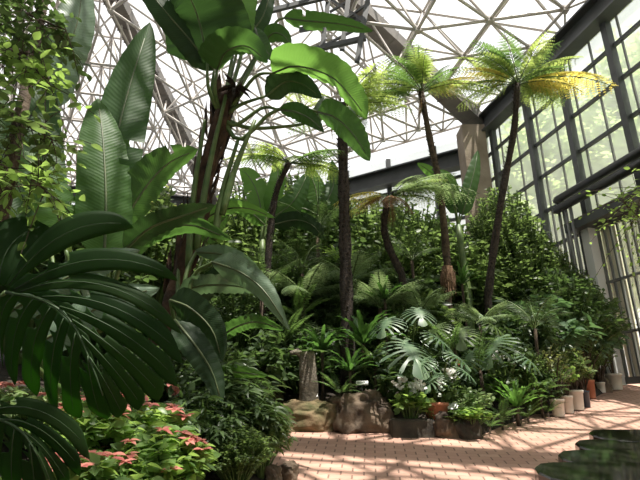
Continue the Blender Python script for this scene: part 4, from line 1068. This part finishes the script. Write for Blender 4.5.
twig_tree('small_leaved_tree', 'small-leaved tree hanging bright sprays over the top left corner', (-70,470), 2.2,
    [[(-60,-20,2.2),(-10,-5,2.1),(30,15,2.0),(66,30,2.0)], [(-60,40,2.2),(-15,45,2.1),(25,60,2.0),(50,85,2.0)], [(-60,100,2.2),(-15,110,2.1),(20,120,2.0),(52,140,2.0)],
     [(-60,150,2.2),(-20,160,2.1),(15,170,2.0),(45,190,1.95)], [(-60,0,2.4),(-10,20,2.4),(20,40,2.3),(40,50,2.3)]], 5, 'leaf_dark leaf_fresh leaf_mid leaf_fresh leaf_dark'.split(), .065, n_per=18, sub=5)  # leaf tone per branch paints in lit and dark sprays of one tree
twig_tree('small_leaved_tree', 'small-leaved tree reaching a bright branch in from the right edge', (745,440), 5.2,
    [[(735,170,5.1),(690,174,4.6),(655,182,4.2),(622,200,4.0)], [(735,210,5.1),(690,200,4.6),(650,208,4.2),(632,222,4.1)]], 9, 'leaf_fresh', .055, n_per=24, sub=5)

# ---- mid banana plants behind
def banana(label, c, leaves, Y):
    b = Vector(pt(c[0], c[1], Y)); gz = ground(b.x, b.y)-.05; base = Vector((b.x, b.y, gz)); o = empty('banana_plant', base, label, 'banana plant', 'banana plants at the back')
    m = MB(); q = spline([base, base.lerp(b, .5)+Vector((.05,0,0)), b], 10); m.tube([x-base for x in q], [.09-.004*i for i in range(10)], 10); m.build('stem', M['stem'], o)
    for mids, w_, mt, kw in leaves: paddle(o, [(x, y, Y+dy) for x, y, dy in mids], w_, mt, [b], rs=.02, **kw)
banana('banana plant with an upright leaf in front of the concrete pier', (458,225), [
    ([(462,215,0),(468,195,-.05),(474,172,-.05),(478,150,0)], 8, 'banana', dict(seed=61, roll=15)), ([(452,195,-.1),(440,180,-.1),(428,170,-.15),(417,163,-.2)], 6, 'banana_lit', dict(seed=62, tears=2)),
    ([(455,205,-.2),(450,185,-.25),(443,176,-.3),(434,172,-.3)], 8, 'banana_lit', dict(seed=63, roll=20)), ([(460,212,.1),(450,200,.1),(444,196,.1)], 8, 'banana_dark', dict(seed=64))], 8.4)
banana('banana plant with backlit leaves behind the curved tree fern', (262,240), [
    ([(262,215,0),(258,195,0),(250,178,0),(240,168,0)], 12, 'banana_lit', dict(seed=65, tears=3)), ([(268,212,0),(275,190,-.1),(278,172,-.1),(274,158,-.1)], 9, 'banana_lit', dict(seed=66)),
    ([(270,220,0),(290,205,0),(300,190,0),(308,172,0)], 11, 'banana', dict(seed=67, tears=3)), ([(265,225,-.1),(250,212,-.2),(232,205,-.2),(216,212,-.2)], 8, 'banana_lit', dict(seed=68)),
    ([(272,225,0),(295,220,0),(312,225,0),(325,240,0)], 9, 'banana_dark', dict(seed=69))], 8.0)
banana('banana plant with hanging leaves left of the dark straight trunk', (318,235), [
    ([(318,205,0),(316,190,0),(312,178,0),(308,165,0)], 10, 'banana_lit', dict(seed=70)), ([(322,210,0),(330,195,0),(334,180,.1),(332,160,.1)], 9, 'banana', dict(seed=71, tears=2)),
    ([(318,215,-.1),(302,208,-.1),(296,215,-.1),(292,232,-.1)], 8, 'banana', dict(seed=72))], 8.6)

# ------------------------------------------------------------------ rocks, stump, edging, signs
def rock(name, label, px0, px1, ytop, ybase, Yoff, mt, seed, group=None, flat=.5, dep=.7, cat='rock', rough=.35):
    g0 = gp((px0+px1)/2, ybase); w_ = (px1-px0)*mpp(g0)*1.1; topz = pt((px0+px1)/2, ytop, g0.y+w_*dep*.3).z; h = topz-g0.z
    bm = bmesh.new(); bmesh.ops.create_icosphere(bm, subdivisions=5, radius=1)
    for v in bm.verts:
        n = v.co.normalized(); s_ = 1+rough*noise.noise(n*1.3+Vector((seed,0,0)))+.16*noise.noise(n*3.2+Vector((0,seed,0)))+.07*noise.noise(n*8+Vector((seed,seed,0)))
        q = Vector([math.copysign(abs(c)**.75, c) for c in n])*s_*.92
        v.co = Vector((q.x*w_/2, q.y*w_*dep/2, q.z*h*.62+h*.40))
    me = bpy.data.meshes.new(name); bm.to_mesh(me); bm.free()
    for p in me.polygons: p.use_smooth = True
    me.materials.append(M[mt]); o = bpy.data.objects.new(name, me); COL.objects.link(o); o.location = (g0.x, g0.y+w_*dep*.45, g0.z-.02)
    return tag(o, label, cat, group)
GR = 'rocks edging the beds'
rock('boulder', 'big brown boulder edging the path under a small sign', 332, 397, 388, 434, 0, 'rock', 3, GR)
rock('rock', 'long mossy rock left of the big boulder, below the grey stump', 272, 338, 399, 432, 0, 'rock_moss', 8, GR, dep=.5)
rock('rock', 'small rounded rock at the bed corner behind the long mossy one', 258, 284, 388, 420, 0, 'rock_moss', 13, GR)
rock('rock', 'brown rock right of the dark edging stone, under a sign', 434, 462, 411, 439, 0, 'rock', 21, GR)
rock('rock', 'shaded rock right of the ivy draped rock', 458, 482, 413, 440, 0, 'rock_dark', 25, GR)
rock('rock', 'rough brown rock at the near left path corner', 276, 297, 459, 484, 0, 'rock', 31, GR)
rock('rock', 'round pale rock in the near left corner beside the dark shrub', 262, 282, 464, 492, 0, 'rock', 34, GR)
rock('rock', 'tan rock behind the small pots at the far end', 598, 614, 375, 393, 0, 'rock', 37, GR)
a_, b_ = gp(392,437), gp(437,439)
m = MB(); h = .22
m.box(((a_+b_)/2+Vector((0,.12,h/2-.03))), ((b_-a_).length, .24, h)); o = m.build('edging_stone', M['rock_dark'], smooth=False); tag(o, 'low dark squared stone edging the bed beside the big boulder', 'edging stone')
bv = o.modifiers.new('Bevel', 'BEVEL'); bv.width = .03; bv.segments = 3
# stump
p0 = pt(309,395,5.9); p1 = pt(307,352,5.9); b = Vector((p0.x, p0.y, ground(p0.x, p0.y)-.05)); o = empty('tree_stump', b, 'grey upright stump behind the long mossy rock', 'tree stump')
m = MB(); q = spline([b, p0, p0.lerp(p1, .6), p1], 16); m.tube([x-b for x in q], [.125*(1-.22*i/15)*(1+.04*math.sin(i*2)) for i in range(16)], 18); m.build('trunk', M['bark_grey'], o)
m = MB(); m.tube([p1-b+Vector((-.02,0,-.08)), p1-b+Vector((-.12,-.03,.0)), p1-b+Vector((-.2,-.05,-.02))], [.05,.04,.025], 8); m.build('branch_stub', M['bark_grey'], o)
m = MB(); D = [(math.cos(k), math.sin(k), .3) for k in range(14)]; m.scatter(LN, [tuple(p1-b+Vector((.05,0,0)))]*14, D, [(0,0,1)]*14, np.full(14, .22)); m.build('fern_tuft', M['leaf_dark'], o)
def sign(px, py, Y, wpx, hpx, label, rz):
    p = pt(px, py, Y); gz = ground(p.x, Y)-.03; o = empty('plant_sign', (p.x, p.y, gz), label, 'plant sign', 'small white plant signs', rz=R(rz)); k = mpp(p)
    m = MB(); m.tube([(0,0,0), (0,0,max(.04, p.z-gz))], .008, 6); m.build('stake', M['steel_mid'], o)
    m = MB(); m.box((0,-.01,max(.04,p.z-gz)), (wpx*k, .008, hpx*k*1.25), Matrix.Rotation(R(-35), 3, 'X')); m.build('face', M['sign'], o, smooth=False)
sign(311, 394, 5.85, 13, 5, 'white plant sign in front of the grey stump', 8)
sign(362, 383, 5.9, 12, 4, 'small plant sign on top of the big boulder', 0)
sign(452, 406, 5.62, 12, 6, 'white plant sign behind the ivy draped rock', -8)
sign(413, 384, 5.8, 10, 4, 'small plant sign hidden among the white begonias', 5)

# ------------------------------------------------------------------ pots
def pot(px, base_y, wpx, hpx, mt, label, plant=None, ph=None, pw=None, pmat='leaf_mid', rim=True, seed=1, cat='potted plant', n=26):
    g0 = gp(px, base_y); g0.y += wpx*mpp(g0)*.4; g0.z = plane(g0.x, g0.y); k = mpp(g0); r = wpx*k/2; h = hpx*k*1.13
    o = empty('potted_plant', g0, label, cat, 'potted plants beside the path'); m = MB()
    m.lathe([(0,0),(r*.74,0),(r*.78,.01),(r*.92,h*.86),(r*1.0,h*.86),(r*1.02,h*.99),(r*.98,h),(r*.90,h*.985),(r*.88,h*.88),(0,h*.88)], 28); m.build('pot', M[mt], o)
    m = MB(); m.lathe([(r*.87,h*.90),(r*.5,h*.93),(0,h*.94)], 20); m.build('soil', M['soil'], o)
    if plant:
        hh = ph*k; ww = pw*k
        st, lf = shrub_mesh(seed, n_st=n, n_lf=12, Lf=.17 if plant == 'broad' else .10, tmpl=OV if plant != 'lance' else LN, h=1, base=.1, lo=.35, r0=.02)
        for b_, nm, mm in ((st, 'stem', 'bark'), (lf, 'foliage', pmat)):
            b_.v = [v*np.array([ww, ww, hh])+np.array([0,0,h*.92]) for v in b_.v]; b_.build(nm, M[mm], o)
    return o
pot(562, 418, 14, 15, 'pot_white', 'first white pot from the left, with a thin olive shrub', 'fine', 55, 40, 'leaf_olive', seed=3)
pot(571.5, 414.5, 12, 15, 'pot_white', 'second white pot, half hidden behind the first', 'broad', 35, 30, 'leaf_fresh', seed=4)
pot(581, 411.5, 16, 17, 'pot_white', 'third and widest of the three white pots with broad green leaves', 'broad', 42, 38, 'leaf_mid', seed=5)
pot(589, 408, 9, 14, 'pot_blue', 'dark blue pot right of the three white ones', 'broad', 30, 30, 'leaf_mid', seed=6)
pot(594, 399.5, 11, 16, 'pot_terra', 'terracotta pot with a slim bush between blue and small pots', 'fine', 60, 40, 'leaf_mid', seed=7)
pot(604, 393.5, 9, 9, 'pot_white', 'small pale pot in front of the tan rock', 'fine', 50, 36, 'leaf_mid', seed=8)
pot(620, 391, 15, 14, 'pot_white', 'large white pot standing alone at the door post', 'fine', 44, 26, 'leaf_fresh', seed=9, n=9)
g0 = pt(436,405,5.55); gz = ground(g0.x, g0.y); 
o = empty('clay_pot', (g0.x, g0.y, gz-.02), 'brown clay pot in the bed below the small philodendron', 'pot'); m = MB(); r = .13; h = .26
m.lathe([(0,0),(r*.75,0),(r*.95,h*.85),(r*1.05,h*.86),(r*1.07,h),(r*.95,h),(r*.9,h*.88),(0,h*.88)], 28); m.build('pot', M['pot_terra'], o)
# ------------------------------------------------------------------ flowers and ivy
def flowering(name, label, px, py, Y, wpx, hpx, seed, petal, nf, mt='leaf_mid', Lf=.19):
    Y = clear_of_path(px, py-hpx/2, Y, .12); p = pt(px, py-hpx/2, Y); gz = ground(p.x, Y)-.02; k = mpp(p); o = empty(name, (p.x, Y, gz)); st, lf = shrub_mesh(seed, n_st=30, n_lf=10, Lf=Lf, tmpl=RD, lo=.4); H = max(.15, p.z-gz)
    S_ = np.array([wpx*k, wpx*k, H])
    for b_ in (st, lf): b_.v = [v*S_ for v in b_.v]
    st.build('stem', M['stem'], o); lf.build('foliage', M[mt], o); g = np.random.default_rng(seed)
    for i in range(nf):
        a = g.uniform(PI*.9, 2.1*PI); u = g.uniform(.1,.46); c = np.array([u*math.cos(a), u*math.sin(a), g.uniform(.7, 1.05)])*S_
        b_ = MB(); D = rv(16); b_.scatter(leaf_t(.9, 3, .1, .1), c[None]+rv(16, .018), D, rv(16), np.full(16, .05)); b_.build('flower_cluster', M[petal], o)
    return tag(o, label, 'flowering plant', 'flowering plants along the bed front')
flowering('begonia', 'white begonia with pale leaves right of the big boulder', 408, 398, 5.5, 40, 34, 11, 'petal_white', 7, 'leaf_fresh')
flowering('begonia', 'white begonia right of the brown clay pot', 448, 388, 5.7, 34, 30, 12, 'petal_white', 6)
flowering('begonia', 'small white begonia behind the first two, near the sunny philodendron', 498, 366, 6.2, 26, 14, 13, 'petal_white', 3)
flowering('anthurium', 'red flowered plant above the white begonia', 455, 378, 6.0, 22, 36, 14, 'petal_red', 3, 'leaf_dark')
flowering('ivy', 'ivy trailing over the brown rock under the sign', 470, 418, 5.2, 50, 28, 15, 'petal_white', 0, 'leaf_fresh', .13)
flowering('ivy', 'variegated ivy on the bed edge right of the white begonia', 474, 400, 5.6, 44, 26, 16, 'petal_white', 0, 'leaf_variegated', .15)
flowering('ivy', 'ivy hanging at the dark edging stone', 432, 418, 5.25, 16, 36, 17, 'petal_white', 0, 'leaf_mid', .13)
flowering('ginger_shrub', 'low dark plant with pink blooms at the left bed', 186, 392, 3.9, 30, 30, 18, 'bract', 2, 'leaf_dark', .25)

# ------------------------------------------------------------------ polished black stone steps
GS = 'polished black stone slabs beside the path'
tips = [(593,435,4.3), (579,446,3.95), (562,458,3.6), (538,472,3.25), (505,494,2.9)]
names_ = ['farthest of the polished black stone slabs, bottom right', 'second farthest polished black stone slab', 'middle polished black stone slab', 'polished black stone slab nearest the frame corner', 'polished black stone slab cut off by the lower frame edge']
for (px, py, Y), lb in zip(tips, names_):
    p = pt(px, py, Y); z = p.z; g_ = plane(p.x, Y); dpt = .44; wid = 1.5
    out = []; r = dpt/2
    for a in np.linspace(90, 270, 7): out.append((r*.85+r*.85*math.cos(R(a)), r*math.sin(R(a))*1.0))
    out += [(wid, -r), (wid, r)]
    V = [(x, y, g_-z-.1) for x, y in out]+[(x, y, -.012) for x, y in out]+[(x*.985+.008, y*.96, 0) for x, y in out]
    n = len(out); bm = bmesh.new(); vs = [bm.verts.new(v) for v in V]
    for k in range(n):
        bm.faces.new((vs[k], vs[(k+1)%n], vs[n+(k+1)%n], vs[n+k])); bm.faces.new((vs[n+k], vs[n+(k+1)%n], vs[2*n+(k+1)%n], vs[2*n+k]))
    bm.faces.new(vs[2*n:]); bm.normal_update(); bmesh.ops.recalc_face_normals(bm, faces=bm.faces)
    me = bpy.data.meshes.new('stone_slab'); bm.to_mesh(me); bm.free(); me.materials.append(M['black_stone']); o = bpy.data.objects.new('stone_slab', me); COL.objects.link(o)
    o.location = (p.x, Y, z); o.rotation_euler = (math.atan(SL)*.85, 0, 0); tag(o, lb, 'stone slab', GS)

# ------------------------------------------------------------------ outside, beyond the glass
def outside_tree(k, off, h, w_, lb, seed, ns=900):
    p = W(k, 0, -off); st, lf = shrub_mesh(seed, n_st=ns, n_lf=40 if ns > 400 else 110, Lf=.27, tmpl=OV, lo=.1, rad=(w_/2, w_/2), h=h, r0=.02 if ns > 400 else .008, along=.55 if ns > 400 else .8)
    o = empty('outside_tree', (p.x, p.y, zf-.15), lb, 'tree', 'trees outside the glass wall'); st.build('trunk', M['stem_pale'], o); lf.build('foliage', M['outside'], o)
for i_, (k_, off_, h_, w_, lb_) in enumerate(((-3.5,5.5,13,7,'pale green tree outside, beyond the concrete pier'), (1.0,5,11.5,5.5,'pale green tree outside the panes left of the pipes'), (7.0,15,11,7,'pale green tree outside the glazed door'),
        (-9,9,14,7,'tall pale tree far outside the upper panes'), (9,8,13,7,'tall pale tree outside beyond the right edge of the door'))):
    outside_tree(k_, off_, h_, w_, lb_, 71+i_, 900 if k_ < 5 else 170)

for k_, o in list(P.items()):
    if o.name not in PLACED:
        for c in list(o.children_recursive): bpy.data.objects.remove(c)
        bpy.data.objects.remove(o)
